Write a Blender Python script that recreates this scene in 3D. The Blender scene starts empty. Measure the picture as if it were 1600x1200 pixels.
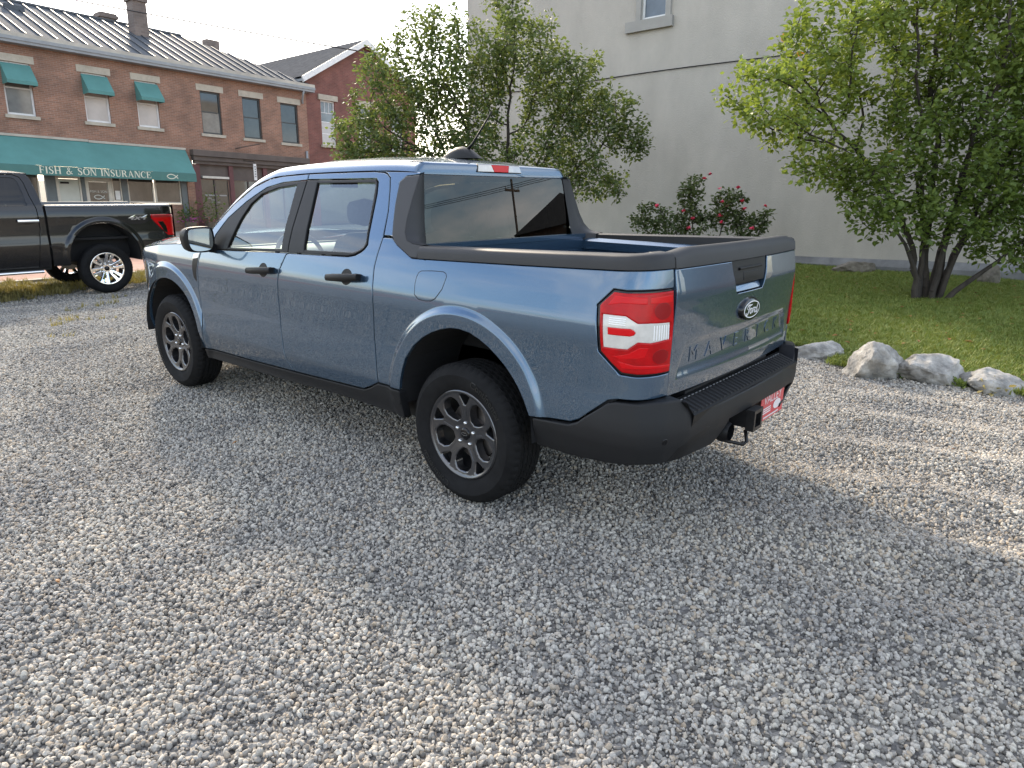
import bpy, bmesh, math, random
import numpy as np
from mathutils import Matrix, Vector
from mathutils.geometry import delaunay_2d_cdt
random.seed(7); RNG = np.random.default_rng(11)
SC = bpy.context.scene
COL = SC.collection
# ------------------------------------------------------------------ camera
CAM = np.array([-2.2489367, 3.19210215, 1.5519346])
YAW, PITCH, ROLL, FPX = math.radians(-50.15517383), math.radians(16.01571902), math.radians(0.91833437), 1071.2487
def cam_axes():
    cy, sy, cp, sp = math.cos(YAW), math.sin(YAW), math.cos(PITCH), math.sin(PITCH)
    f = np.array([cy*cp, sy*cp, -sp]); r = np.array([sy, -cy, 0.]); u = np.cross(r, f)
    cr, sr = math.cos(ROLL), math.sin(ROLL)
    return cr*r+sr*u, -sr*r+cr*u, f
CR, CU, CF = cam_axes()
cd = bpy.data.cameras.new('camera'); cam = bpy.data.objects.new('camera', cd); COL.objects.link(cam)
cd.sensor_width = 36.; cd.lens = FPX/1600*36; cd.clip_start = .05; cd.clip_end = 3000
M = Matrix.Identity(4)
for i in range(3):
    M[i][0] = CR[i]; M[i][1] = CU[i]; M[i][2] = -CF[i]; M[i][3] = CAM[i]
cam.matrix_world = M; SC.camera = cam
# ------------------------------------------------------------------ sky, sun, exposure
SUN_DIR = Vector((.907, -.42, math.tan(math.radians(30)))).normalized()
w = bpy.data.worlds.new('World'); SC.world = w; w.use_nodes = True
nt = w.node_tree; nt.nodes.clear()
out = nt.nodes.new('ShaderNodeOutputWorld'); bg = nt.nodes.new('ShaderNodeBackground')
sky = nt.nodes.new('ShaderNodeTexSky'); sky.sky_type = 'NISHITA'; sky.sun_disc = False
sky.sun_elevation = math.asin(SUN_DIR.z); sky.sun_rotation = math.atan2(SUN_DIR.x, SUN_DIR.y)
sky.air_density = 1.0; sky.dust_density = 1.6; sky.ozone_density = 1.0; sky.altitude = 200
# broken thin cloud over the whole sky
tc = nt.nodes.new('ShaderNodeTexCoord'); sepv = nt.nodes.new('ShaderNodeSeparateXYZ')
nt.links.new(tc.outputs['Generated'], sepv.inputs[0])
addz = nt.nodes.new('ShaderNodeMath'); addz.operation = 'MAXIMUM'; addz.inputs[1].default_value = 0.0
nt.links.new(sepv.outputs['Z'], addz.inputs[0])
ad2 = nt.nodes.new('ShaderNodeMath'); ad2.operation = 'ADD'; ad2.inputs[1].default_value = .18
nt.links.new(addz.outputs[0], ad2.inputs[0])
dv = nt.nodes.new('ShaderNodeVectorMath'); dv.operation = 'DIVIDE'
nt.links.new(tc.outputs['Generated'], dv.inputs[0])
cmb = nt.nodes.new('ShaderNodeCombineXYZ')
for i in range(3): nt.links.new(ad2.outputs[0], cmb.inputs[i])
nt.links.new(cmb.outputs[0], dv.inputs[1])
nz = nt.nodes.new('ShaderNodeTexNoise'); nz.inputs['Scale'].default_value = 1.1; nz.inputs['Detail'].default_value = 9
nz.inputs['Roughness'].default_value = .58
nt.links.new(dv.outputs[0], nz.inputs['Vector'])
cr_ = nt.nodes.new('ShaderNodeValToRGB'); cr_.color_ramp.elements[0].position = .41; cr_.color_ramp.elements[1].position = .70
nt.links.new(nz.outputs['Fac'], cr_.inputs['Fac'])
hs = nt.nodes.new('ShaderNodeMix'); hs.data_type = 'RGBA'; hs.blend_type = 'MIX'
nt.links.new(cr_.outputs['Color'], hs.inputs['Factor']); nt.links.new(sky.outputs[0], hs.inputs['A'])
cw = nt.nodes.new('ShaderNodeMix'); cw.data_type = 'RGBA'; cw.inputs['Factor'].default_value = .62
bw = nt.nodes.new('ShaderNodeRGBToBW'); nt.links.new(sky.outputs[0], bw.inputs[0])
nt.links.new(bw.outputs[0], cw.inputs['A']); cw.inputs['B'].default_value = (8.6, 8.4, 8.1, 1)
nt.links.new(cw.outputs['Result'], hs.inputs['B'])
nt.links.new(hs.outputs['Result'], bg.inputs['Color']); bg.inputs['Strength'].default_value = .14
nt.links.new(bg.outputs[0], out.inputs[0])
sd = bpy.data.lights.new('sun', 'SUN'); sun = bpy.data.objects.new('sun', sd); COL.objects.link(sun)
sd.energy = 2.2; sd.angle = math.radians(4.5); sd.color = (1., .85, .66)
sun.rotation_euler = (-SUN_DIR).to_track_quat('-Z', 'Y').to_euler(); sun.location = (8, -4, 9)
SC.view_settings.view_transform = 'Standard'; SC.view_settings.look = 'None'
SC.view_settings.gamma = 1; SC.view_settings.exposure = 1.68
SC.cycles.max_bounces = 8; SC.cycles.transparent_max_bounces = 12; SC.cycles.use_denoising = True
SC.cycles.caustics_reflective = False; SC.cycles.caustics_refractive = False

# ------------------------------------------------------------------ materials
MATS = {}
def pm(name, base, rough=.5, metal=0., coat=0., coatr=.03, spec=.5, noise=None, bump=None, trans=0., sheen=0., coat_ior=1.5, emit=None, alpha=None, ramp=None, coords='Object', stretch=None):
    """procedural principled material; noise=(scale, darker, lighter), bump=(scale, strength, dist)"""
    if name in MATS: return MATS[name]
    m = bpy.data.materials.new(name); m.use_nodes = True; t = m.node_tree; N = t.nodes; L = t.links
    b = N['Principled BSDF']
    b.inputs['Base Color'].default_value = (*base, 1); b.inputs['Roughness'].default_value = rough
    b.inputs['Metallic'].default_value = metal; b.inputs['Coat Weight'].default_value = coat
    b.inputs['Coat Roughness'].default_value = coatr; b.inputs['Coat IOR'].default_value = coat_ior; b.inputs['Specular IOR Level'].default_value = spec
    if trans: b.inputs['Transmission Weight'].default_value = trans
    if emit: b.inputs['Emission Color'].default_value = (*emit[0], 1); b.inputs['Emission Strength'].default_value = emit[1]
    co = N.new('ShaderNodeTexCoord'); v = co.outputs[coords]
    if stretch:
        mp = N.new('ShaderNodeMapping'); mp.inputs['Scale'].default_value = stretch; L.new(v, mp.inputs[0]); v = mp.outputs[0]
    if noise:
        n = N.new('ShaderNodeTexNoise'); n.inputs['Scale'].default_value = noise[0]; n.inputs['Detail'].default_value = 8
        n.inputs['Roughness'].default_value = .65
        L.new(v, n.inputs['Vector'])
        r = N.new('ShaderNodeValToRGB'); r.color_ramp.elements[0].position = .3; r.color_ramp.elements[1].position = .7
        if ramp:
            r.color_ramp.elements[0].color = (*ramp[0], 1); r.color_ramp.elements[1].color = (*ramp[1], 1)
        else:
            r.color_ramp.elements[0].color = (*[min(1, c*noise[1]) for c in base], 1); r.color_ramp.elements[1].color = (*[min(1, c*noise[2]) for c in base], 1)
        L.new(n.outputs['Fac'], r.inputs['Fac']); L.new(r.outputs['Color'], b.inputs['Base Color'])
    if bump:
        n2 = N.new('ShaderNodeTexNoise'); n2.inputs['Scale'].default_value = bump[0]; n2.inputs['Detail'].default_value = 6
        L.new(v, n2.inputs['Vector'])
        bp = N.new('ShaderNodeBump'); bp.inputs['Strength'].default_value = bump[1]; bp.inputs['Distance'].default_value = bump[2]
        L.new(n2.outputs['Fac'], bp.inputs['Height']); L.new(bp.outputs[0], b.inputs['Normal'])
    MATS[name] = m; return m
def glass(name, tint, refl=1.0, rough=0.0, ior=1.5):
    """thin pane: fresnel mirror over tinted see-through"""
    if name in MATS: return MATS[name]
    m = bpy.data.materials.new(name); m.use_nodes = True; t = m.node_tree; N = t.nodes; L = t.links; N.clear()
    o = N.new('ShaderNodeOutputMaterial'); mx = N.new('ShaderNodeMixShader'); tr = N.new('ShaderNodeBsdfTransparent'); gl = N.new('ShaderNodeBsdfGlossy')
    tr.inputs[0].default_value = (*tint, 1); gl.inputs['Roughness'].default_value = rough; gl.inputs[0].default_value = (refl, refl, refl, 1)
    fr = N.new('ShaderNodeFresnel'); fr.inputs[0].default_value = ior
    L.new(fr.outputs[0], mx.inputs[0]); L.new(tr.outputs[0], mx.inputs[1]); L.new(gl.outputs[0], mx.inputs[2]); L.new(mx.outputs[0], o.inputs[0])
    MATS[name] = m; return m

# ------------------------------------------------------------------ object helpers
def tag(o, label=None, cat=None, group=None, kind=None):
    if label: o['label'] = label
    if cat: o['category'] = cat
    if group: o['group'] = group
    if kind: o['kind'] = kind
    return o
def empty(name, loc=(0, 0, 0), rz=0., mat4=None):
    o = bpy.data.objects.new(name, None); COL.objects.link(o)
    if mat4 is not None: o.matrix_world = mat4
    else:
        o.location = loc; o.rotation_euler = (0, 0, rz)
    o.empty_display_size = .2
    return o
def mk(name, V, F, mat, parent=None, smooth=False, N=None, loc=None):
    me = bpy.data.meshes.new(name); me.from_pydata([tuple(map(float, v)) for v in V], [], [tuple(map(int, f)) for f in F]); me.update()
    if mat is not None: me.materials.append(mat)
    if smooth or N is not None: me.polygons.foreach_set('use_smooth', [True]*len(me.polygons))
    if N is not None: me.normals_split_custom_set_from_vertices([tuple(map(float, n)) for n in N])
    o = bpy.data.objects.new(name, me); COL.objects.link(o)
    if parent is not None: o.parent = parent
    if loc is not None: o.location = loc
    return o
def autosmooth(o, ang=35):
    """sharp edges above an angle, smooth elsewhere"""
    me = o.data; bm = bmesh.new(); bm.from_mesh(me)
    for f in bm.faces: f.smooth = True
    for e in bm.edges:
        if len(e.link_faces) == 2 and e.calc_face_angle(0) > math.radians(ang): e.smooth = False
    bm.to_mesh(me); bm.free(); return o
def copy_tree(o, parent=None):
    c = o.copy(); COL.objects.link(c); c.parent = parent
    for ch in list(o.children): copy_tree(ch, c)
    return c
class MB:
    """collects shapes into one mesh"""
    def __init__(s): s.V = []; s.F = []
    def add(s, V, F):
        k = len(s.V); s.V += [tuple(v) for v in V]; s.F += [tuple(i+k for i in f) for f in F]; return s
    def box(s, a, b, M=None, ch=0.):
        (x0, y0, z0), (x1, y1, z1) = a, b
        V = [(x0,y0,z0),(x1,y0,z0),(x1,y1,z0),(x0,y1,z0),(x0,y0,z1),(x1,y0,z1),(x1,y1,z1),(x0,y1,z1)]
        if M is not None: V = [tuple(M @ Vector(v)) for v in V]
        return s.add(V, [(0,3,2,1),(4,5,6,7),(0,1,5,4),(1,2,6,5),(2,3,7,6),(3,0,4,7)])
    def prism(s, poly, h0, h1, f):
        """poly 2D list, extruded between h0,h1; f(u,v,h)->xyz ; poly CCW seen from h1 side"""
        n = len(poly); V = [f(u, v, h0) for u, v in poly]+[f(u, v, h1) for u, v in poly]
        F = [tuple(range(n))[::-1], tuple(range(n, 2*n))]+[(i, (i+1) % n, n+(i+1) % n, n+i) for i in range(n)]
        return s.add(V, F)
    def tube(s, pts, r, n=8, cap=True):
        pts = [np.array(p, float) for p in pts]; rs = r if hasattr(r, '__len__') else [r]*len(pts)
        V = []; up = np.array([0, 0, 1.])
        prev = None
        for i, p in enumerate(pts):
            t = pts[min(i+1, len(pts)-1)]-pts[max(i-1, 0)]; t = t/(np.linalg.norm(t)+1e-9)
            if prev is None:
                a = np.cross(t, up if abs(t[2]) < .95 else np.array([1., 0, 0]))
            else: a = prev-t*np.dot(prev, t)
            a /= np.linalg.norm(a)+1e-9; prev = a; b = np.cross(t, a)
            for k in range(n):
                th = 2*math.pi*k/n; V.append(p+rs[i]*(math.cos(th)*a+math.sin(th)*b))
        F = []
        for i in range(len(pts)-1):
            for k in range(n): F.append((i*n+k, i*n+(k+1) % n, (i+1)*n+(k+1) % n, (i+1)*n+k))
        if cap: F += [tuple(range(n))[::-1], tuple(range((len(pts)-1)*n, len(pts)*n))]
        return s.add(V, F)
    def lathe(s, prof, n=48, axis='y', c=(0, 0, 0), closed=False, rmod=None):
        """prof list of (r, h) revolved round axis"""
        V = []; m = len(prof)
        for k in range(n):
            th = 2*math.pi*k/n
            for j, (r, h) in enumerate(prof):
                if rmod: r = r+rmod(k, j)
                if axis == 'y': V.append((c[0]+r*math.cos(th), c[1]+h, c[2]+r*math.sin(th)))
                elif axis == 'z': V.append((c[0]+r*math.cos(th), c[1]+r*math.sin(th), c[2]+h))
                else: V.append((c[0]+h, c[1]+r*math.cos(th), c[2]+r*math.sin(th)))
        F = []
        for k in range(n):
            for j in range(m if closed else m-1):
                j2 = (j+1) % m; k2 = (k+1) % n
                F.append((k*m+j, k*m+j2, k2*m+j2, k2*m+j))
        return s.add(V, F)
    def build(s, name, mat, parent=None, smooth=False, auto=None, loc=None):
        o = mk(name, s.V, s.F, mat, parent, smooth, loc=loc)
        if auto: autosmooth(o, auto)
        return o
def loft(rows, closed=False):
    """rows: list of equal-length point lists -> V,F grid"""
    V = [p for r in rows for p in r]; n = len(rows[0]); F = []
    for i in range(len(rows)-1):
        for j in range(n if closed else n-1): F.append((i*n+j, i*n+(j+1) % n, (i+1)*n+(j+1) % n, (i+1)*n+j))
    return V, F
def text2d(body, size=1., extrude=0., shear=0., bold=0., align='CENTER'):
    """flat lettering from the built-in face as vertices / faces"""
    cu = bpy.data.curves.new('t', 'FONT'); cu.body = body; cu.size = size; cu.extrude = extrude; cu.shear = shear; cu.offset = bold; cu.align_x = align
    cu.resolution_u = 3
    ob = bpy.data.objects.new('t', cu); COL.objects.link(ob)
    dg = bpy.context.evaluated_depsgraph_get(); me = ob.evaluated_get(dg).to_mesh()
    V = [tuple(v.co) for v in me.vertices]; F = [tuple(p.vertices) for p in me.polygons]
    ob.evaluated_get(dg).to_mesh_clear(); bpy.data.objects.remove(ob); bpy.data.curves.remove(cu)
    return V, F
def ribbon(pts, wd):
    """2D stroke of varying width -> V(2D),F"""
    P = np.array(pts, float); ws = np.array(wd if hasattr(wd, '__len__') else [wd]*len(P), float)/2
    T = np.gradient(P, axis=0); T /= np.linalg.norm(T, axis=1)[:, None]+1e-9; Nn = np.stack([-T[:, 1], T[:, 0]], 1)
    A = P+Nn*ws[:, None]; B = P-Nn*ws[:, None]; n = len(P)
    return [*map(tuple, A), *map(tuple, B)], [(i, i+n, i+1+n, i+1) for i in range(n-1)]
def spline(pts, n=8, closed=False):
    """Catmull-Rom"""
    P = [np.array(p, float) for p in pts]; R = []
    m = len(P); rng = range(m if closed else m-1)
    for i in rng:
        g = (lambda k: P[k % m]) if closed else (lambda k: P[max(0, min(m-1, k))])
        a, b, c, d = g(i-1), g(i), g(i+1), g(i+2)
        for t in np.linspace(0, 1, n, endpoint=False):
            R.append(.5*((2*b)+(-a+c)*t+(2*a-5*b+4*c-d)*t*t+(-a+3*b-3*c+d)*t**3))
    if not closed: R.append(P[-1])
    return R
# ------------------------------------------------------------------ curved sheet-metal panels
def area2(p): p = np.asarray(p); return .5*np.sum(p[:, 0]*np.roll(p[:, 1], -1)-np.roll(p[:, 0], -1)*p[:, 1])
def resample(pts, step):
    R = []; n = len(pts)
    for i in range(n):
        a, b = np.array(pts[i], float), np.array(pts[(i+1) % n], float); k = max(1, int(round(np.linalg.norm(b-a)/step)))
        for j in range(k): R.append(a+(b-a)*j/k)
    return np.array(R)
def inset(P, d):
    e = np.roll(P, -1, 0)-P; e /= np.linalg.norm(e, axis=1)[:, None]+1e-12; n = np.stack([-e[:, 1], e[:, 0]], 1)
    m = n+np.roll(n, 1, 0); L = np.linalg.norm(m, axis=1)[:, None]; m = m/(L+1e-9)
    k = np.clip(1/np.clip((m*n).sum(1), .5, 1), 1, 2)[:, None]
    return P+m*d*k, -m
def pip(poly, Q):
    x, y = Q[:, 0], Q[:, 1]; r = np.zeros(len(Q), bool); n = len(poly)
    for i in range(n):
        x1, y1 = poly[i]; x2, y2 = poly[(i+1) % n]
        if y1 == y2: continue
        c = ((y1 > y) != (y2 > y)) & (x < (x2-x1)*(y-y1)/(y2-y1)+x1); r ^= c
    return r
def panel(name, outline, P, mat, parent, holes=(), off=0., thick=.02, grid=.03, edge=.004, step=.018, extra=None, gap=0., drop=.7, lines=()):
    """sheet over surface P(u,v,off) (arrays) cut to an outline in (u,v), rounded edges, returned rim"""
    O = np.array(outline, float)
    if area2(O) < 0: O = O[::-1]
    O = resample(O, step)
    if gap: O, _ = inset(O, gap)
    loops = [O]
    for h in holes:
        h = np.array(h, float)
        if area2(h) > 0: h = h[::-1]
        h = resample(h, step)
        if gap: h, _ = inset(h, gap)
        loops.append(h)
    pts = []; cls = []; outd = []; cons = []
    for Lp in loops:
        k = len(pts); n = len(Lp); I, od = inset(Lp, edge)
        pts += list(Lp); cls += [1]*n; outd += list(od); cons += [(k+i, k+(i+1) % n) for i in range(n)]
        ok = np.ones(n, bool)
        pts += list(I); cls += [0]*n; outd += [np.zeros(2)]*n
    for ln in lines:
        ln = np.array(ln, float); k = len(pts); seg = []
        for a_, b_ in zip(ln[:-1], ln[1:]):
            m_ = max(1, int(round(np.linalg.norm(b_-a_)/step))); seg += [a_+(b_-a_)*j/m_ for j in range(m_)]
        seg.append(ln[-1]); pts += seg; cls += [0]*len(seg); outd += [np.zeros(2)]*len(seg); cons += [(k+i, k+i+1) for i in range(len(seg)-1)]
    base = np.array(pts)
    mn, mxx = O.min(0), O.max(0)
    gx = np.arange(mn[0], mxx[0], grid); gy = np.arange(mn[1], mxx[1], grid*.87)
    G = np.array([(x+(grid/2 if j % 2 else 0), y) for j, y in enumerate(gy) for x in gx]) if len(gx)*len(gy) else np.zeros((0, 2))
    if extra is not None: G = np.concatenate([np.asarray(extra), G])
    if len(G):
        ok = pip(O, G)
        for h in loops[1:]: ok &= ~pip(h, G)
        G = G[ok]
        keep = np.ones(len(G), bool)
        for i in range(0, len(G), 400):
            d = np.linalg.norm(G[i:i+400, None]-base[None], axis=2).min(1); keep[i:i+400] = d > step*.55
        G = G[keep]
        if extra is not None and len(G):   # thin plain grid near the extra points
            cell = {}; kp = []
            for g in G:
                q = (int(g[0]/(.5*step)), int(g[1]/(.5*step)))
                if q in cell: continue
                cell[q] = 1; kp.append(g)
            G = np.array(kp)
        pts += list(G); cls += [0]*len(G); outd += [np.zeros(2)]*len(G)
    res = delaunay_2d_cdt([Vector(p) for p in pts], cons, [], 0, 1e-6)
    UV = np.array([tuple(v) for v in res[0]]); om = res[3]
    c2 = np.array([max((cls[i] for i in o if i < len(cls)), default=1) for o in om]); od2 = np.array([outd[o[0]] if o else (0, 0) for o in om])
    T = np.array([f for f in res[2] if len(f) == 3])
    cen = UV[T].mean(1); ok = pip(O, cen)
    for h in loops[1:]: ok &= ~pip(h, cen)
    T = T[ok]
    a = UV[T]; ar = (a[:, 1, 0]-a[:, 0, 0])*(a[:, 2, 1]-a[:, 0, 1])-(a[:, 2, 0]-a[:, 0, 0])*(a[:, 1, 1]-a[:, 0, 1])
    T[ar < 0] = T[ar < 0][:, ::-1]
    # our surfaces have outward = dv x du, so faces run clockwise in (u,v)
    T = T[:, ::-1]
    h = .0025; u, v = UV[:, 0], UV[:, 1]
    V3 = P(u, v, off-edge*drop*c2)
    du = P(u+h, v, off)-P(u-h, v, off); dvv = P(u, v+h, off)-P(u, v-h, off)
    Nn = np.cross(dvv, du); Nn /= np.linalg.norm(Nn, axis=1)[:, None]+1e-12
    du /= np.linalg.norm(du, axis=1)[:, None]+1e-12; dvv /= np.linalg.norm(dvv, axis=1)[:, None]+1e-12
    O3 = du*od2[:, :1]+dvv*od2[:, 1:]
    N3 = Nn+O3*.9*(c2[:, None]); N3 /= np.linalg.norm(N3, axis=1)[:, None]
    cnt = {}
    for t in T:
        for i in range(3):
            e = (t[i], t[(i+1) % 3]); cnt[e] = 1
    bnd = [e for e in cnt if (e[1], e[0]) not in cnt]
    VV = list(V3); NN = list(N3); FF = [tuple(t) for t in T]
    back = P(u, v, off-thick)
    mp = {}
    for e in bnd:
        for i in e:
            if i not in mp:
                mp[i] = len(VV); VV.append(V3[i]); VV.append(back[i]); o3 = O3[i] if np.linalg.norm(O3[i]) > .1 else Nn[i]
                NN.append(o3); NN.append(o3)
    for a_, b_ in bnd: FF.append((mp[b_], mp[a_], mp[a_]+1, mp[b_]+1))
    return mk(name, VV, FF, mat, parent, N=NN)
class Side:
    """body side: plan curve swept with a vertical section and wheel-arch flares"""
    def __init__(s, plan, prof, flares=(), x0=1., sig=.012, psig=.03, fade=None):
        s.fade = fade
        P = np.array(plan, float); d = np.r_[0, np.cumsum(np.linalg.norm(np.diff(P, axis=0), axis=1))]
        t = np.arange(0, d[-1], .005); X = np.interp(t, d, P[:, 0]); Y = np.interp(t, d, P[:, 1])
        k = int(3*psig/.005); g = np.exp(-.5*(np.arange(-k, k+1)*.005/psig)**2); g /= g.sum()
        pad = lambda a: np.r_[2*a[0]-a[k:0:-1], a, 2*a[-1]-a[-2:-k-2:-1]]
        X = np.convolve(pad(X), g, 'valid'); Y = np.convolve(pad(Y), g, 'valid')
        q = np.r_[0, np.cumsum(np.hypot(np.diff(X), np.diff(Y)))]
        q += x0-np.interp(x0, X, q) if X[0] < X[-1] else 0
        s.q, s.X, s.Y = q, X, Y; tx, ty = np.gradient(X, q), np.gradient(Y, q); L = np.hypot(tx, ty); s.tx, s.ty = tx/L, ty/L
        z = np.arange(-.2, 2.3, .002); D = np.interp(z, [a for a, b in prof], [b for a, b in prof])
        k = int(4*sig/.002); g = np.exp(-.5*(np.arange(-k, k+1)*.002/sig)**2); g /= g.sum()
        s.z, s.D = z, np.convolve(np.r_[[D[0]]*k, D, [D[-1]]*k], g, 'valid')
        s.fl = flares
    def __call__(s, u, z, off=0.):
        u = np.asarray(u, float); z = np.asarray(z, float)
        x, y = np.interp(u, s.q, s.X), np.interp(u, s.q, s.Y); tx, ty = np.interp(u, s.q, s.tx), np.interp(u, s.q, s.ty)
        D = np.interp(z, s.z, s.D)
        if s.fade: D = D*np.interp(u, *s.fade)
        D = D+off
        for f in s.fl:
            r = np.hypot(u-f['x'], (z-f['z'])*f.get('sz', 1.)); D = D+np.interp(r, f['r'], f['d'])*np.clip((z-f['z']+.25)/.15, 0, 1)
        return np.stack([x-ty*D, y+tx*D, z+0*x], -1)
def arcpts(cx, cz, r0, r1, dr, dt, a0=0, a1=180):
    R = []
    for r in np.arange(r0, r1, dr):
        for a in np.arange(math.radians(a0), math.radians(a1), dt/r): R.append((cx+r*math.cos(a), cz+r*math.sin(a)))
    return R
# ------------------------------------------------------------------ the blue pickup
paint = pm('blue_metallic_paint', (.055, .104, .168), rough=.26, metal=.70, coat=1., coatr=.006, coat_ior=1.6, noise=(3., .97, 1.03))
capm = pm('sky_lit_cap_plastic', (.026, .026, .027), rough=.52, spec=.35, bump=(900., .06, .002), noise=(6., .92, 1.08))  # bumper plastic made lighter, sky light on the outer faces put into colour
plastic = pm('charcoal_plastic', (.012, .0123, .0134), rough=.55, spec=.28, bump=(900., .06, .002), noise=(6., .92, 1.08))
blackp = pm('black_trim', (.009, .009, .0095), rough=.5, spec=.25, noise=(9., .8, 1.2))
gloss = pm('gloss_black', (.006, .006, .007), rough=.08, spec=.4)
void = pm('shadow_gap_black', (.008, .008, .009), rough=.8)
rubber = pm('tyre_rubber', (.009, .009, .0095), rough=.8, spec=.15, noise=(14., .75, 1.5), bump=(120., .08, .002))
letterm = pm('moulded_rubber_letters', (.004, .004, .004), rough=.55)
alloy = pm('dark_alloy', (.10, .102, .11), rough=.28, metal=.85, coat=.4, coatr=.1)
steel = pm('bright_steel', (.62, .62, .62), rough=.18, metal=1.)
discm = pm('brake_disc_iron', (.22, .20, .19), rough=.45, metal=.9, noise=(8., .7, 1.2))
side_glass = glass('side_window_glass', (.66, .74, .70), 1., ior=1.95)
dark_glass = glass('tinted_privacy_glass', (.05, .06, .06), .9, ior=1.6)
wind_glass = glass('windscreen_glass', (.80, .87, .82), .9)
redlens = pm('red_lamp_lens', (.42, .0, .003), rough=.25, spec=.2, coat=.18, coatr=.02, noise=(18., .75, 1.15))
redlens2 = pm('bright_red_lamp_lens', (.56, .001, .005), rough=.25, spec=.2, coat=.18, coatr=.02)
whitelens = pm('clear_lamp_lens', (.58, .56, .52), rough=.12, coat=1., coatr=.02, noise=(30., .86, 1.08))
chrome = pm('chrome', (.82, .82, .82), rough=.05, metal=1.)
whitep = pm('white_print', (.82, .82, .82), rough=.35)
interior = pm('dark_cabin_plastic', (.045, .047, .05), rough=.7, noise=(5., .8, 1.2))
dashm = pm('grey_dashboard', (.25, .25, .24), rough=.6, noise=(4., .9, 1.1))
seatm = pm('grey_seat_cloth', (.10, .105, .11), rough=.9, noise=(20., .8, 1.2), bump=(150., .1, .003))
linerm = pm('pale_headliner', (.42, .42, .40), rough=.95)

PLAN = [(-1.035, 0), (-1.03, .3), (-1.02, .55), (-1.006, .70), (-.985, .775), (-.94, .835), (-.87, .870), (-.75, .890), (-.55, .898), (0, .90), (2.6, .90), (3.2, .893), (3.5, .868), (3.70, .80), (3.82, .66), (3.87, .45), (3.89, 0)]
PROF = [(-.2, -.05), (.36, -.045), (.44, -.02), (.52, -.004), (.62, -.006), (.75, -.010), (.88, -.006), (.97, 0), (1.03, -.004), (1.13, -.028), (1.20, -.048), (1.29, -.083), (1.63, -.252), (2.3, -.6)]
def flare(r0, r1, h):
    t = np.linspace(0, 1, 40); return dict(r=[0, *(r0+(r1-r0)*t)], d=[h*1.12, *(h*(1-t*t*(3-2*t)))])
def circ(cx, cz, r, a0=-2, a1=182, n=120): return [(cx+r*math.cos(a), cz+r*math.sin(a)) for a in np.linspace(math.radians(a0), math.radians(a1), n)]
FL = [dict(x=0, z=.47, **flare(.496, .540, .018)), dict(x=3.06, z=.45, **flare(.488, .532, .018))]
S = Side(PLAN, PROF, FL, fade=([-1.10, -1.0, -.75], [.25, .35, 1.]))
TR = empty('pickup_truck'); tag(TR, 'blue metallic crew cab pickup truck parked on the gravel, open bed towards the viewer', 'pickup truck')
def both(o):
    c = copy_tree(o, o.parent); c.scale = (1, -1, 1); return c
def P1(s, z, off=0.): return S(np.array([s]), np.array([z]), off)[0]

# outlines in (length along the body side, height)
F_EDGE = [(2.506, 1.10), (2.553, .98), (2.592, .833), (2.575, .65), (2.566, .56), (2.58, .45), (2.597, .385)]
MID = [(1.468, .416), (1.512, .475), (1.539, .546), (1.559, .685), (1.558, .889), (1.53, 1.04), (1.478, 1.139)]
REAR = [(.771, 1.611), (.735, 1.59), (.704, 1.527), (.66, 1.42), (.632, 1.292), (.649, 1.136), (.635, .99), (.647, .769), (.629, .558), (.624, .513)]
fd = F_EDGE+[(2.0, .397)]+MID+[(1.462, 1.152), (2.345, 1.112), (2.385, 1.125), (2.345, 1.215), (2.25, 1.325), (2.10, 1.430), (2.018, 1.474), (1.912, 1.525), (1.747, 1.557), (1.4935, 1.575),
     (1.497, 1.611), (1.773, 1.596), (1.902, 1.579), (2.061, 1.527), (2.238, 1.413), (2.409, 1.248), (2.49, 1.16)]
rd = MID+[(1.459, 1.150), (.886, 1.172), (.83, 1.182), (.781, 1.203), (.755, 1.222), (.74, 1.244), (.798, 1.504), (.822, 1.566), (.85, 1.586), (1.39, 1.578), (1.4905, 1.577), (1.497, 1.611), (1.161, 1.62), (.89, 1.624), (.80, 1.619)]+REAR+[(.70, .475), (.769, .446)]
G = .0028
def door(name, outl, trim, gls, hx, hz, tint):
    d = panel(name, outl, S, paint, TR, gap=G, grid=.035)
    panel('window_trim', trim, S, blackp, d, holes=[gls], off=.0015, gap=.001, grid=.06, edge=.004)
    gl = np.array(gls); c = gl.mean(0); big = c+(gl-c)*1.02
    panel('window_glass', big, S, tint, d, off=-.012, thick=.004, grid=.06, edge=.001)
    # pull handle: cupped recess, bar and end caps
    cup = [(hx+.055*math.cos(a), hz+.048*math.sin(a)) for a in np.linspace(0, 2*math.pi, 24, endpoint=False)]
    panel('handle_cup', cup, S, gloss if 0 else blackp, d, off=.0012, thick=.004, grid=.02, edge=.006, step=.012)
    hb = MB(); rows = []
    for t in np.linspace(-.135, .135, 13):
        lift = .034+.010*(1-(t/.135)**2); hh = .021-.003*(t/.135)**2
        p = P1(hx+t, hz+.012*(-t/.135), 0); 
        sec = []
        for a in np.linspace(0, 2*math.pi, 12, endpoint=False):
            sec.append((p[0], p[1]+lift+.011*math.cos(a), p[2]+hh*math.sin(a)))
        rows.append(sec)
    V, F = loft(rows, True); n = 12; F += [tuple(range(n)), tuple(range(len(V)-n, len(V)))[::-1]]
    hb.add(V, F)
    for t in (-.10, .095):
        p = P1(hx+t, hz-.012*t/.135); hb.box((p[0]-.022, p[1]-.01, p[2]-.016), (p[0]+.022, p[1]+.034, p[2]+.016))
    hb.build('door_handle', blackp, d, auto=40)
    return d
ft = [(1.462, 1.155), (2.343, 1.116), (2.381, 1.129), (2.342, 1.213), (2.248, 1.322), (2.098, 1.427), (2.016, 1.471), (1.91, 1.522), (1.745, 1.554), (1.4935, 1.572)]
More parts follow.
